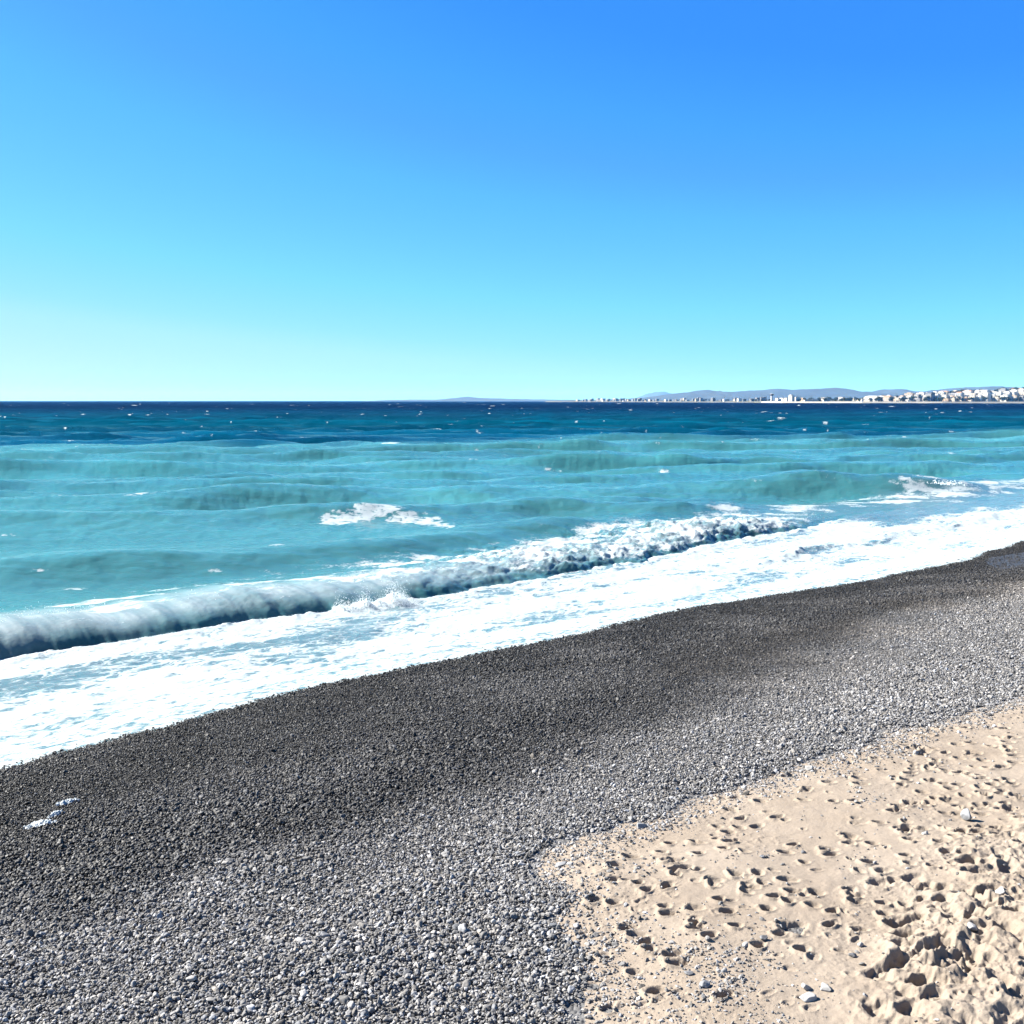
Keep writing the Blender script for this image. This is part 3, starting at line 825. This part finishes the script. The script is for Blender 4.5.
def pebble_nodes():
    g = bpy.data.node_groups.new('pebble_scatter', 'GeometryNodeTree')
    g.interface.new_socket('Geometry', in_out='INPUT', socket_type='NodeSocketGeometry')
    g.interface.new_socket('Geometry', in_out='OUTPUT', socket_type='NodeSocketGeometry')
    gi, go = g.nodes.new('NodeGroupInput'), g.nodes.new('NodeGroupOutput')
    g2i = g.nodes.new('GeometryNodeGeometryToInstance')
    for k in range(6):
        ico = g.nodes.new('GeometryNodeMeshIcoSphere'); ico.inputs['Radius'].default_value = 1.0; ico.inputs['Subdivisions'].default_value = 3
        nz = g.nodes.new('ShaderNodeTexNoise'); nz.noise_dimensions = '4D'
        nz.inputs['Scale'].default_value = 0.95; nz.inputs['W'].default_value = k * 7.3; nz.inputs['Detail'].default_value = 1.0
        pos = g.nodes.new('GeometryNodeInputPosition')
        g.links.new(pos.outputs[0], nz.inputs['Vector'])
        mm = g.nodes.new('ShaderNodeMath'); mm.operation = 'MULTIPLY_ADD'; mm.inputs[1].default_value = 1.9; mm.inputs[2].default_value = 0.05
        g.links.new(nz.outputs[0], mm.inputs[0])
        sc = g.nodes.new('ShaderNodeVectorMath'); sc.operation = 'SCALE'
        g.links.new(pos.outputs[0], sc.inputs[0]); g.links.new(mm.outputs[0], sc.inputs['Scale'])
        sp = g.nodes.new('GeometryNodeSetPosition')
        g.links.new(ico.outputs['Mesh'], sp.inputs['Geometry']); g.links.new(sc.outputs[0], sp.inputs['Position'])
        ss = g.nodes.new('GeometryNodeSetShadeSmooth')
        g.links.new(sp.outputs[0], ss.inputs[0])
        sm = g.nodes.new('GeometryNodeSetMaterial'); sm.inputs['Material'].default_value = MP
        g.links.new(ss.outputs[0], sm.inputs['Geometry'])
        g.links.new(sm.outputs[0], g2i.inputs[0])
    def na(name, dt):
        a = g.nodes.new('GeometryNodeInputNamedAttribute'); a.data_type = dt; a.inputs['Name'].default_value = name
        return a.outputs['Attribute']
    iop = g.nodes.new('GeometryNodeInstanceOnPoints')
    iop.inputs['Pick Instance'].default_value = True
    g.links.new(gi.outputs[0], iop.inputs['Points'])
    g.links.new(g2i.outputs[0], iop.inputs['Instance'])
    g.links.new(na('pick', 'INT'), iop.inputs['Instance Index'])
    e2r = g.nodes.new('FunctionNodeEulerToRotation')
    g.links.new(na('rot', 'FLOAT_VECTOR'), e2r.inputs[0])
    g.links.new(e2r.outputs[0], iop.inputs['Rotation'])
    g.links.new(na('scl', 'FLOAT_VECTOR'), iop.inputs['Scale'])
    g.links.new(iop.outputs[0], go.inputs[0])
    return g
md = po.modifiers.new('scatter', 'NODES')
md.node_group = pebble_nodes()

# ------------------------------------------------------------------ single larger stones lying on the sand
import bmesh
def stone_mesh(name, sx, sy, szz, seed, m, facet=0.0):
    bm = bmesh.new()
    bmesh.ops.create_icosphere(bm, subdivisions=4, radius=1.0)
    rg = np.random.default_rng(seed)
    co_ = np.array([v.co[:] for v in bm.verts])
    for k in range(16):                                    # planed off sides give a broken, angular stone
        d = rg.normal(size=3); d /= np.linalg.norm(d)
        lim = rg.uniform(.5, .8)
        t = co_ @ d
        co_ = co_ - np.maximum(t - lim, 0)[:, None] * d * 0.96
    rad_ = 1 + 0.10 * pn(co_[:, 0] * 1.7 + seed, co_[:, 1] * 1.7 + co_[:, 2], seed) + 0.03 * pn(co_[:, 0] * 6 + seed, co_[:, 1] * 6 + 3 * co_[:, 2], seed)
    co_ = co_ * rad_[:, None] * np.array([sx, sy, szz])
    for v, c in zip(bm.verts, co_): v.co = c
    for f in bm.faces: f.smooth = True
    me = bpy.data.meshes.new(name); bm.to_mesh(me); bm.free()
    me.materials.append(m)
    return me
m_white = plain('pale_limestone', (.31, .30, .285), .8, .2, 16.0)
m_grey = plain('grey_limestone', (.19, .193, .20), .75, .25, 14.0)
m_dark = plain('mottled_grey_stone', (.12, .12, .125), .7, .35, 18.0)
STN = [  # px, py, width px, height ratio, yaw, material, label
    (806, 996, 11, .75, .3, m_white, 'white stone behind the largest of three white ones near the bottom of the sand'),
    (825, 997, 14, .7, -.4, m_white, 'rounded cream stone, right one of three white stones near the bottom of the sand'),
    (807, 1007, 19, .62, .5, m_white, 'largest and nearest of three white stones together near the bottom of the sand'),
    (966, 824, 13, 1.15, 1.0, m_grey, 'pale grey wedge of stone standing on edge among footprints at the right'),
    (925, 840, 7, .6, .2, m_white, 'small white stone alone on smooth sand left of the grey wedge stone'),
    (860, 952, 9, .7, .8, m_white, 'small white stone in the pebble drift below the middle of the sand'),
    (853, 962, 9, .6, .1, m_dark, 'mottled grey stone in the pebble drift below the middle of the sand'),
    (560, 867, 13, .35, .3, m_grey, 'flat grey stone at the left tip of the sand'),
    (570, 868, 9, .35, -.2, m_white, 'thin pale stone beside the flat grey one at the left tip of the sand'),
    (641, 829, 13, .55, .2, m_grey, 'grey stone on the upper sand edge above the first footprints'),
    (809, 772, 10, .7, -.6, m_white, 'bright white stone on the line where pebbles meet sand'),
    (745, 953, 8, .7, .6, m_white, 'small white stone in a loose cluster low on the sand'),
    (764, 946, 10, .6, .1, m_dark, 'dark mottled stone right of a small white one low on the sand'),
    (705, 994, 12, .6, .4, m_grey, 'grey stone in the lower left of the sand above the frame edge'),
    (688, 981, 10, .5, .0, m_dark, 'low dark stone left of the grey one in the lower sand'),
    (1000, 905, 14, .8, .3, m_white, 'pale angular stone on the trampled heap at the right'),
    (971, 942, 15, .7, .9, m_white, 'bright pale slab half buried in the trampled heap'),
]
for k, (px, py, wp, hr, yaw, mm, lab) in enumerate(STN):
    x, y, z = pix_beach(px, py)
    w = wp * y / FPX * 0.5 * 1.12
    z0 = sand_at(x, y)
    z0 = max(z0, z + 0.02)
    link('stone', stone_mesh('stone', w * 1.05, w * .8, w * hr, 300 + k, mm), loc=(x, y, z0 + w * hr * .45), label=lab, category='stone').rotation_euler = (random.uniform(-.2, .2), random.uniform(-.25, .25), yaw)

# foam scraps left on the wet pebbles
def foam_scrap(px, py, lm, wm, ang, seed, lab):
    x, y, z = pix_beach(px, py)
    a, b = np.meshgrid(np.linspace(-1.2, 1.2, 90), np.linspace(-1.2, 1.2, 50))
    e = np.sqrt(a * a + b * b) + 0.75 * fbm(a * 2.2 + seed, b * 1.4, 4, seed)
    h = 0.075 * np.clip(1.0 - e, -0.6, 0.6) + 0.015 * fbm(a * 6, b * 5, 3, seed + 2)
    lx, ly = a * lm * math.cos(ang) - b * wm * math.sin(ang), a * lm * math.sin(ang) + b * wm * math.cos(ang)
    zb = beach_z(x + lx, y + ly)[0]
    V = np.stack([lx, ly, zb - z + 0.035 + h], -1).reshape(-1, 3)
    link('foam_scrap', mesh_np('foam_scrap', V, grid_faces(*a.shape, keep=e < 1.15), [m_foam]), loc=(x, y, z), label=lab, category='foam')
foam_scrap(40, 826, .22, .11, .35, 5, 'thick white scrap of foam left on dark wet pebbles, nearer the corner')
foam_scrap(68, 804, .17, .08, .5, 9, 'smaller ragged scrap of foam on dark pebbles nearer the surf')
foam_scrap(56, 816, .13, .07, 1.0, 14, 'thin smear of foam on dark pebbles between two thicker scraps')

# film of water left on the beach at the right
def puddle():
    P = [pix_beach(a, b) for a, b in [(985, 564), (990, 558), (1005, 556), (1030, 552), (1080, 548), (1080, 556), (1050, 563), (1020, 568), (1000, 570)]]
    cx, cy = np.mean([p[0] for p in P]), np.mean([p[1] for p in P])
    V, F = [], []
    n_ = 40
    P2 = resample(np.array([p[:2] for p in P + P[:1]]), .2)
    for k in range(len(P2)):
        for t in (0, .35, .7, 1.0):
            V.append((cx + (P2[k, 0] - cx) * t, cy + (P2[k, 1] - cy) * t))
    V = np.array(V)
    z = beach_z(V[:, 0], V[:, 1])[0] + 0.036
    V3 = np.column_stack([V, z])
    m_ = len(P2)
    F = [(4 * k + t, 4 * k + t + 1, 4 * ((k + 1) % m_) + t + 1, 4 * ((k + 1) % m_) + t) for k in range(m_) for t in range(3)]
    m, nt, b, out = mat('water_film')
    nn = nd(nt, 'ShaderNodeTexNoise', {'Vector': mapped(nt), 'Scale': 5.0, 'Detail': 4.0})
    nt.links.new(ramp(nt, nn.outputs[0], [(.35, (.022, .022, .025)), (.65, (.045, .047, .052))]), b.inputs['Base Color'])
    b.inputs['Roughness'].default_value = .5
    b.inputs['Specular IOR Level'].default_value = .15
    bp = nd(nt, 'ShaderNodeBump', {'Height': nn.outputs[0], 'Strength': .4, 'Distance': .02})
    nt.links.new(bp.outputs[0], b.inputs['Normal'])
    link('puddle', mesh_np('puddle', V3, np.array(F), [m]), kind='structure')
puddle()

# ------------------------------------------------------------------ far shore
def zat(py, D):
    return HC + D * math.tan(math.atan((512 - py) / FPX) - PITCH)
def xat(px, D):
    return (px - 512) / FPX * D / math.cos(PITCH) * 1.0
HORY = 512 - FPX * math.tan(PITCH)

def hill(name, profile, D, mat_, seed, depth=0.22, rough=1.0):
    ps = np.array(profile, float)
    cols = np.arange(ps[0, 0], ps[-1, 0] + .01, 0.7)
    top = np.interp(cols, ps[:, 0], ps[:, 1])
    top = top + rough * (0.35 * pn(cols * .11, cols * 0, seed) + 0.22 * pn(cols * .33, cols * 0, seed + 1))
    nr = 26
    v = np.linspace(-1, 1, nr)
    V = np.zeros((nr, len(cols), 3))
    for i, t in enumerate(v):
        Dd = D * (1 + depth * t)
        X_ = (cols - 512) / FPX * D / math.cos(PITCH) * (1 + depth * t * .2)
        H = np.array([zat(p, D) for p in top])
        f = 1 - abs(t) ** 1.3
        g = 1 + 0.35 * fbm(cols * .07, cols * 0 + t * 3.0, 4, seed + 4) * (1 - (1 - abs(t)) ** 6)
        V[i, :, 0], V[i, :, 1] = X_, Dd
        V[i, :, 2] = np.maximum(H, 0) * f * g - 3
    link(name, mesh_np(name, V.reshape(-1, 3), grid_faces(nr, len(cols)), [mat_]), kind='structure')
m_hill = plain('maquis_hillside', (.022, .034, .04), .95, .35, .002)
m_land = plain('coastal_ground', (.07, .07, .05), .95, .3, .01)
hill('hills', [(575, 400.5), (610, 399.2), (640, 397.6), (660, 395.0), (680, 392.5), (697, 390.3), (705, 389.6), (718, 391.5), (740, 391.0), (755, 389.8), (775, 388.6), (790, 389.4), (800, 389.2),
               (825, 387.8), (840, 389.5), (855, 391.5), (870, 391.3), (877, 389.0), (883, 389.2), (890, 391.0), (915, 391.4), (932, 390.8), (948, 387.6), (957, 388.8), (968, 387.2), (976, 386.4), (992, 386.9), (1024, 387.4), (1100, 385), (1250, 384)], 13000, m_hill, 401)
hill('mountain', [(634, 400), (642, 397.5), (648, 394), (654, 391.3), (661, 391.4), (666, 393.5), (671, 397), (690, 400)], 30000, m_hill, 411, rough=.3)
hill('cape', [(382, 400.9), (388, 399.9), (410, 399.5), (440, 399.3), (458, 397.3), (469, 396.2), (480, 397.8), (500, 398.3), (520, 398.8), (560, 399.5), (600, 400.0), (650, 400.7)], 19000, m_hill, 421, rough=.4)

# coastal ground: from 3.2 km at the right out to 6.5 km, rising to a low hillside on the right
def shoreD(px):
    return np.interp(px, [540, 620, 700, 780, 860, 940, 1024, 1250], [7200, 6300, 5000, 3950, 3650, 3480, 3350, 3200])
def rise(px):                    # height the ground climbs to, metres
    return np.interp(px, [540, 760, 850, 900, 960, 1024, 1250], [2, 4, 9, 16, 26, 33, 38])
def ground(px, b):
    """b metres inland of the sea wall"""
    return 4.0 + rise(px) * sstep(40, 460, b) + 1.0
cols = np.arange(545, 1250, 3.0)
binl = np.array([-30, -10, -2, 0, 30, 60, 120, 180, 240, 300, 380, 460, 700, 1200])
V = np.zeros((len(binl), len(cols), 3))
for i, b in enumerate(binl):
    D = shoreD(cols) + b
    V[i, :, 0] = (cols - 512) / FPX * D
    V[i, :, 1] = D
    V[i, :, 2] = -2.0 if b < -20 else (0.3 if b < -5 else (1.6 if b < -1 else ground(cols, b)))
link('coastal_plain', mesh_np('coastal_plain', V.reshape(-1, 3), grid_faces(len(binl), len(cols)), [m_land]), kind='structure')

m_wallst = plain('pale_sea_wall', (.38, .35, .31), .85, .12, .05)
def ribbon(name, c0, c1, boff, h0, h1, th, m, **props):
    cs = np.arange(c0, c1 + .1, 4.0)
    V = []
    for c in cs:
        D = shoreD(c) + boff
        x = (c - 512) / FPX
        for dd, hh in ((0, h0), (0, h1), (th, h1), (th, h0)):
            V.append((x * (D + dd), D + dd, hh))
    F = [(4 * k + t, 4 * k + (t + 1) % 4, 4 * k + 4 + (t + 1) % 4, 4 * k + 4 + t) for k in range(len(cs) - 1) for t in range(4)]
    n_ = 4 * (len(cs) - 1)
    F += [(3, 2, 1, 0), (n_, n_ + 1, n_ + 2, n_ + 3)]
    return link(name, mesh_np(name, np.array(V, float), np.array(F), [m], smooth=False), **props)
ribbon('sea_wall', 760, 1240, -6, 0.2, 5.6, 5, m_wallst, label='long pale sea wall along the foot of the far town', category='sea wall')
ribbon('breakwater', 560, 752, -12, -0.5, 3.4, 8, plain('breakwater_rock', (.07, .07, .07), .9, .35, .05), label='low grey breakwater in front of the most distant houses', category='breakwater')

def box(V, F, x0, x1, y0, y1, z0, z1):
    k = len(V)
    V += [(x0, y0, z0), (x1, y0, z0), (x1, y1, z0), (x0, y1, z0), (x0, y0, z1), (x1, y0, z1), (x1, y1, z1), (x0, y1, z1)]
    F += [(k, k + 3, k + 2, k + 1), (k + 4, k + 5, k + 6, k + 7), (k, k + 1, k + 5, k + 4), (k + 1, k + 2, k + 6, k + 5), (k + 2, k + 3, k + 7, k + 6), (k + 3, k, k + 4, k + 7)]

WALLM = {'white': plain('white_render', (.55, .53, .505), .85, .06, .05), 'cream': plain('cream_render', (.42, .36, .28), .85, .06, .05), 'pale grey': plain('grey_render', (.17, .17, .175), .85, .08, .05),
         'ochre': plain('ochre_render', (.40, .29, .19), .85, .08, .05), 'dark glass': plain('dark_glass_front', (.04, .06, .09), .2, .1, .05)}
m_win = plain('window_glass', (.035, .045, .06), .25, .1, .1)
m_roof = plain('grey_roof', (.40, .38, .36), .9, .1, .05)
m_tile = plain('terracotta_tiles', (.27, .16, .11), .9, .15, .3)

_V, _F = [], []
box(_V, _F, -1, 1, -.08, .3, 0, 1)
WIN = mesh_np('window', np.array(_V, float), np.array(_F), [m_win], smooth=False)
def window(root, cx, z0, half, hgt):
    o = link('window', WIN, root, loc=(cx, 0, z0))
    o.scale = (half, 1, hgt)
    return o

def building(px, b, wpx, floors, tint, tiled, label, group, rich, depth=16.0):
    D = float(shoreD(px)) + b
    g = float(ground(px, b))
    w = wpx * D / FPX
    h = floors * 3.1 + .8
    root = link('building', None, loc=((px - 512) / FPX * D, D, g), label=label, category='building', group=group)
    root.rotation_euler = (0, 0, R(-60) + random.uniform(-.14, .14))
    V, F = [], []
    box(V, F, -w / 2, w / 2, 0, depth, -6, h)
    if rich and random.random() < .5:
        box(V, F, -w * random.uniform(.15, .4), w * random.uniform(.1, .4), 3, depth - 2, h - .05, h + 3.0)
    link('walls', mesh_np('walls', np.array(V, float), np.array(F), [WALLM[tint]], smooth=False), root)
    V, F = [], []
    if tiled:
        rh = min(4.0, w * .22)
        V = [(-w / 2 - .5, -.5, h), (w / 2 + .5, -.5, h), (w / 2 + .5, depth + .5, h), (-w / 2 - .5, depth + .5, h), (-w * .3, depth / 2, h + rh), (w * .3, depth / 2, h + rh)]
        fs_ = [(0, 1, 5, 4), (2, 3, 4, 5)]
        me = bpy.data.meshes.new('roof'); me.from_pydata(V, [], fs_ + [(1, 2, 5), (3, 0, 4), (3, 2, 1, 0)]); me.materials.append(m_tile)
    else:
        box(V, F, -w / 2 - .3, w / 2 + .3, -.3, depth + .3, h + .01, h + .5)
        me = mesh_np('roof', np.array(V, float), np.array(F), [m_roof], smooth=False)
    link('roof', me, root)
    if rich:
        nb = max(2, min(12, int(w / 6.5)))
        for fl in range(floors):
            for k in range(nb):
                if random.random() < .1: continue
                window(root, -w / 2 + (k + .5) * w / nb, fl * 3.1 + 1.3, w / nb * random.uniform(.22, .34), 1.5)
            if fl and floors > 3 and wpx > 5:
                V, F = [], []
                box(V, F, -w * .46, w * .46, -1.3, -.1, fl * 3.1 - .1, fl * 3.1 + .9)
                link('balcony', mesh_np('balcony', np.array(V, float), np.array(F), [WALLM['white']], smooth=False), root)
    return root

ORD = ['first', 'second', 'third', 'fourth', 'fifth', 'sixth', 'seventh', 'eighth', 'ninth', 'tenth', 'eleventh', 'twelfth', 'thirteenth', 'fourteenth', 'fifteenth', 'sixteenth', 'seventeenth',
       'eighteenth', 'nineteenth', 'twentieth', 'twenty first', 'twenty second', 'twenty third', 'twenty fourth']
def row(name, px1, px0, b, fl, wrange, gap, tints, grp):
    """a row of blocks from the right end leftwards"""
    px, k = px1, 0
    while px > px0:
        w = random.uniform(*wrange)
        t = random.choice(tints)
        f = max(2, int(random.uniform(*fl) * (0.55 + 0.45 * np.interp(px, [840, 960], [0, 1]))))
        til = random.random() < .07
        shape = 'tall' if f * 3.1 > w * float(shoreD(px)) / FPX else ('wide' if w > 8 else 'square')
        lab = '%s %s block%s, %s from right in %s of far town' % (shape, t, ' with tiled roof' if til else '', ORD[k] if k < len(ORD) else 'last', name)
        building(px - w / 2, b + random.uniform(-12, 12), w, f, t, til, lab, grp, True, random.uniform(12, 20))
        px -= w + (random.uniform(*gap) if random.random() < .55 else random.uniform(.1, .8))
        k += 1
TN = ['white', 'white', 'white', 'white', 'cream', 'cream', 'pale grey', 'ochre']
row('front row', 1048, 868, 34, (3, 8), (4, 10), (1, 3.5), TN, 'blocks in the front row of the far town')
row('middle row', 1046, 872, 190, (4, 8), (4, 10), (1, 3.5), TN, 'blocks in the middle row of the far town')
row('hillside row', 1046, 905, 330, (4, 7), (5, 11), (1, 4), TN, 'blocks on the hillside above the far town')
row('hilltop row', 1048, 930, 480, (3, 6), (6, 14), (1, 5), ['white', 'white', 'cream'], 'blocks on the hilltop above the far town')

# the low airport stretch
for k in range(34):
    px = random.uniform(765, 868)
    t = random.choice(TN)
    f = random.choice((1, 2, 2, 3, 3, 4))
    building(px, random.choice((60, 140, 220, 320)), random.uniform(2, 5), f, t, False, 'small low %s building among trees on the flat shore left of the town' % t, 'small %s buildings on the flat shore' % t, False)
for k in range(78):
    px = random.uniform(575, 762)
    t = random.choice(['white', 'cream', 'pale grey', 'pale grey', 'pale grey', 'pale grey'])
    b = random.choice((40, 120, 200, 300))
    building(px, b, random.uniform(1.0, 3.2), random.choice((1, 2, 2, 3, 3, 4, 5)), t, False, 'tiny %s building on the hazy far shore below the ridge' % t, 'tiny %s buildings on the hazy shore' % t, False)

def special():
    # long low white terminal
    D = float(shoreD(815)) + 25
    def put(name, px, b, lab, cat):
        D = float(shoreD(px)) + b
        return link(name, None, loc=((px - 512) / FPX * D, D, float(ground(px, b))), label=lab, category=cat), D / FPX
    t, m = put('terminal', 815.5, 45, 'long low white terminal on the waterfront below dark trees', 'terminal')
    V, F = [], []; box(V, F, -12.5 * m, 12.5 * m, 0, 20, -4, 6.0)
    link('walls', mesh_np('walls', np.array(V, float), np.array(F), [WALLM['white']], smooth=False), t)
    V, F = [], []; box(V, F, -12.7 * m, 12.7 * m, -1, 21, 6.01, 6.7)
    link('roof', mesh_np('roof', np.array(V, float), np.array(F), [m_roof], smooth=False), t)
    for k in range(18): window(t, (-11.6 + k * 1.35) * m, 1.2, .4 * m, 2.4)
    # control tower
    t, m = put('control_tower', 770.3, 160, 'white control tower standing clear above the flat shore', 'tower')
    def tube(name, prof_, mm):
        n_ = 20; V, F = [], []
        for (r_, z_) in prof_:
            V += [(r_ * math.cos(2 * math.pi * k / n_), r_ * math.sin(2 * math.pi * k / n_), z_) for k in range(n_)]
        for i in range(len(prof_) - 1):
            F += [(i * n_ + k, i * n_ + (k + 1) % n_, (i + 1) * n_ + (k + 1) % n_, (i + 1) * n_ + k) for k in range(n_)]
        link(name, mesh_np(name, np.array(V, float), np.array(F), [mm]), t)
    tube('shaft', [(4.2, -2), (4.0, 20), (3.9, 22)], WALLM['white'])
    tube('cab', [(3.9, 22.02), (6.4, 24.0), (7.0, 27.5), (6.9, 27.9)], m_win)
    tube('roof', [(7.4, 27.92), (7.4, 28.8), (0.3, 29.6), (0.2, 34)], WALLM['white'])
    # white cube
    building(788.5, 25, 4.6, 7, 'white', False, 'bright white square block standing on the waterfront right of the tower', 'landmark blocks on the flat shore', True)
    building(793, 60, 4.0, 5, 'white', False, 'lower white block just behind the bright square one', 'landmark blocks on the flat shore', True)
    # vaulted hall
    t, m = put('vaulted_hall', 868, 150, 'large white hall with a wide curved roof left of the town', 'hall')
    t.rotation_euler = (0, 0, R(-58))
    n_ = 28; V, F = [], []
    for k in range(n_ + 1):
        a = math.pi * k / n_
        for yy_ in (0, 60):
            V.append((-8.0 * m * math.cos(a), yy_, 8 + 10.5 * math.sin(a) ** .8))
    F = [(2 * k, 2 * k + 2, 2 * k + 3, 2 * k + 1) for k in range(n_)]
    me = bpy.data.meshes.new('roof'); me.from_pydata(V, [], F + [tuple(2 * k for k in range(n_ + 1))[::-1], tuple(2 * k + 1 for k in range(n_ + 1))]); me.materials.append(WALLM['white'])
    link('roof', me, t)
    V, F = [], []; box(V, F, -7.8 * m, 7.8 * m, .4, 59.6, -6, 7.98)
    link('walls', mesh_np('walls', np.array(V, float), np.array(F), [WALLM['pale grey']], smooth=False), t)
    for k in range(9): window(t, (-6.4 + k * 1.6) * m, 1.5, .5 * m, 4).location.y = .3
    # glass block
    building(926, 22, 8, 9, 'dark glass', False, 'dark blue glass block on the waterfront left of the white rows', 'landmark blocks of the far town', True)
special()

# trees of the far shore: trunk and a crown of leaf clumps
m_leaf = plain('dark_pine_leaves', (.030, .050, .028), .9, .4, .4)
m_bark = plain('bark', (.10, .075, .055), .95, .2, .5)
def crown_mesh(seed, flat):
    rg = np.random.default_rng(seed)
    V, F = [], []
    cl_ = rg.normal(size=(14, 3)); cl_ /= np.linalg.norm(cl_, axis=1)[:, None]
    cl_ = cl_ * rg.uniform(.35, .85, (14, 1)) * np.array([1, 1, flat])
    for k in range(520):
        c = cl_[rg.integers(14)] + rg.normal(size=3) * .20 * np.array([1, 1, flat])
        a, b = rg.normal(size=3), rg.normal(size=3)
        a /= np.linalg.norm(a); b -= a * (a @ b); b /= np.linalg.norm(b)
        s = rg.uniform(.05, .12)
        i = len(V)
        V += [tuple(c - a * s - b * s), tuple(c + a * s - b * s), tuple(c + a * s + b * s), tuple(c - a * s + b * s)]
        F.append((i, i + 1, i + 2, i + 3))
    return mesh_np('crown', np.array(V, float), np.array(F), [m_leaf])
CR = [crown_mesh(500 + k, (.55, .8, 1.0)[k % 3]) for k in range(6)]
def trunk_mesh():
    V, F = [], []
    for (r_, z_, o_) in ((.075, -.35, 0), (.055, .5, .02), (.035, 1.0, .05), (.01, 1.5, .03)):
        V += [(r_ * math.cos(k * 1.0472) + o_, r_ * math.sin(k * 1.0472), z_) for k in range(6)]
    for i in range(3): F += [(i * 6 + k, i * 6 + (k + 1) % 6, i * 6 + 6 + (k + 1) % 6, i * 6 + 6 + k) for k in range(6)]
    return mesh_np('trunk', np.array(V, float), np.array(F), [m_bark])
TR = trunk_mesh()
def tree(px, b, h, lab, grp, k):
    D = float(shoreD(px)) + b
    root = link('pine_tree', None, loc=((px - 512) / FPX * D, D, float(ground(px, b))), label=lab, category='tree', group=grp)
    root.rotation_euler = (0, 0, random.uniform(0, 6.28))
    t = link('trunk', TR, root); t.scale = (h * .45,) * 3
    c = link('crown', CR[k % 6], root, loc=(0, 0, h * .62)); c.scale = (h * random.uniform(.38, .6), h * random.uniform(.38, .6), h * random.uniform(.36, .5))
for k in range(60):
    tree(random.uniform(798, 868), random.choice((45, 70, 110, 170)), random.uniform(9, 16), 'dark tree of the belt behind the low terminal and hall', 'trees behind the terminal', k)
for k in range(26):
    tree(random.uniform(700, 800), random.choice((50, 120, 200)), random.uniform(7, 12), 'dark tree on the flat shore around the control tower', 'trees around the control tower', k)
for k in range(60):
    tree(random.uniform(868, 935), random.choice((14, 60, 120, 250)), random.uniform(11, 19), 'dark tree between the blocks at the left end of the town', 'trees at the left end of the town', k)
for k in range(70):
    tree(random.uniform(932, 1046), random.choice((16, 110, 150, 265, 400)), random.uniform(10, 18), 'dark tree between the rows of blocks at the right end of the town', 'trees between the rows of blocks', k)
for k in range(34):
    tree(random.choice((random.gauss(999, 6), random.gauss(1017, 5), random.gauss(965, 6), random.uniform(930, 1046))), 455, random.uniform(13, 20), 'dark pine standing out on the hilltop above the town', 'pines on the hilltop', k)

# ------------------------------------------------------------------ the air: thin blue haze over sea and far shore
def haze():
    V, F = [], []
    box(V, F, -52000, 52000, -3000, 52000, -6, 420)
    m = bpy.data.materials.new('haze'); m.use_nodes = True
    nt = m.node_tree
    for n_ in list(nt.nodes): nt.nodes.remove(n_)
    out = nt.nodes.new('ShaderNodeOutputMaterial')
    pv = nt.nodes.new('ShaderNodeVolumePrincipled')
    pv.inputs['Color'].default_value = (.10, .40, 1.0, 1)
    pv.inputs['Absorption Color'].default_value = (1, 1, 1, 1)
    pv.inputs['Density'].default_value = 2.8e-5
    pv.inputs['Anisotropy'].default_value = 0.0
    nt.links.new(pv.outputs[0], out.inputs['Volume'])
    link('haze', mesh_np('haze', np.array(V, float), np.array(F), [m], smooth=False), kind='stuff', label='thin blue haze over the sea and the far shore', category='haze')
haze()
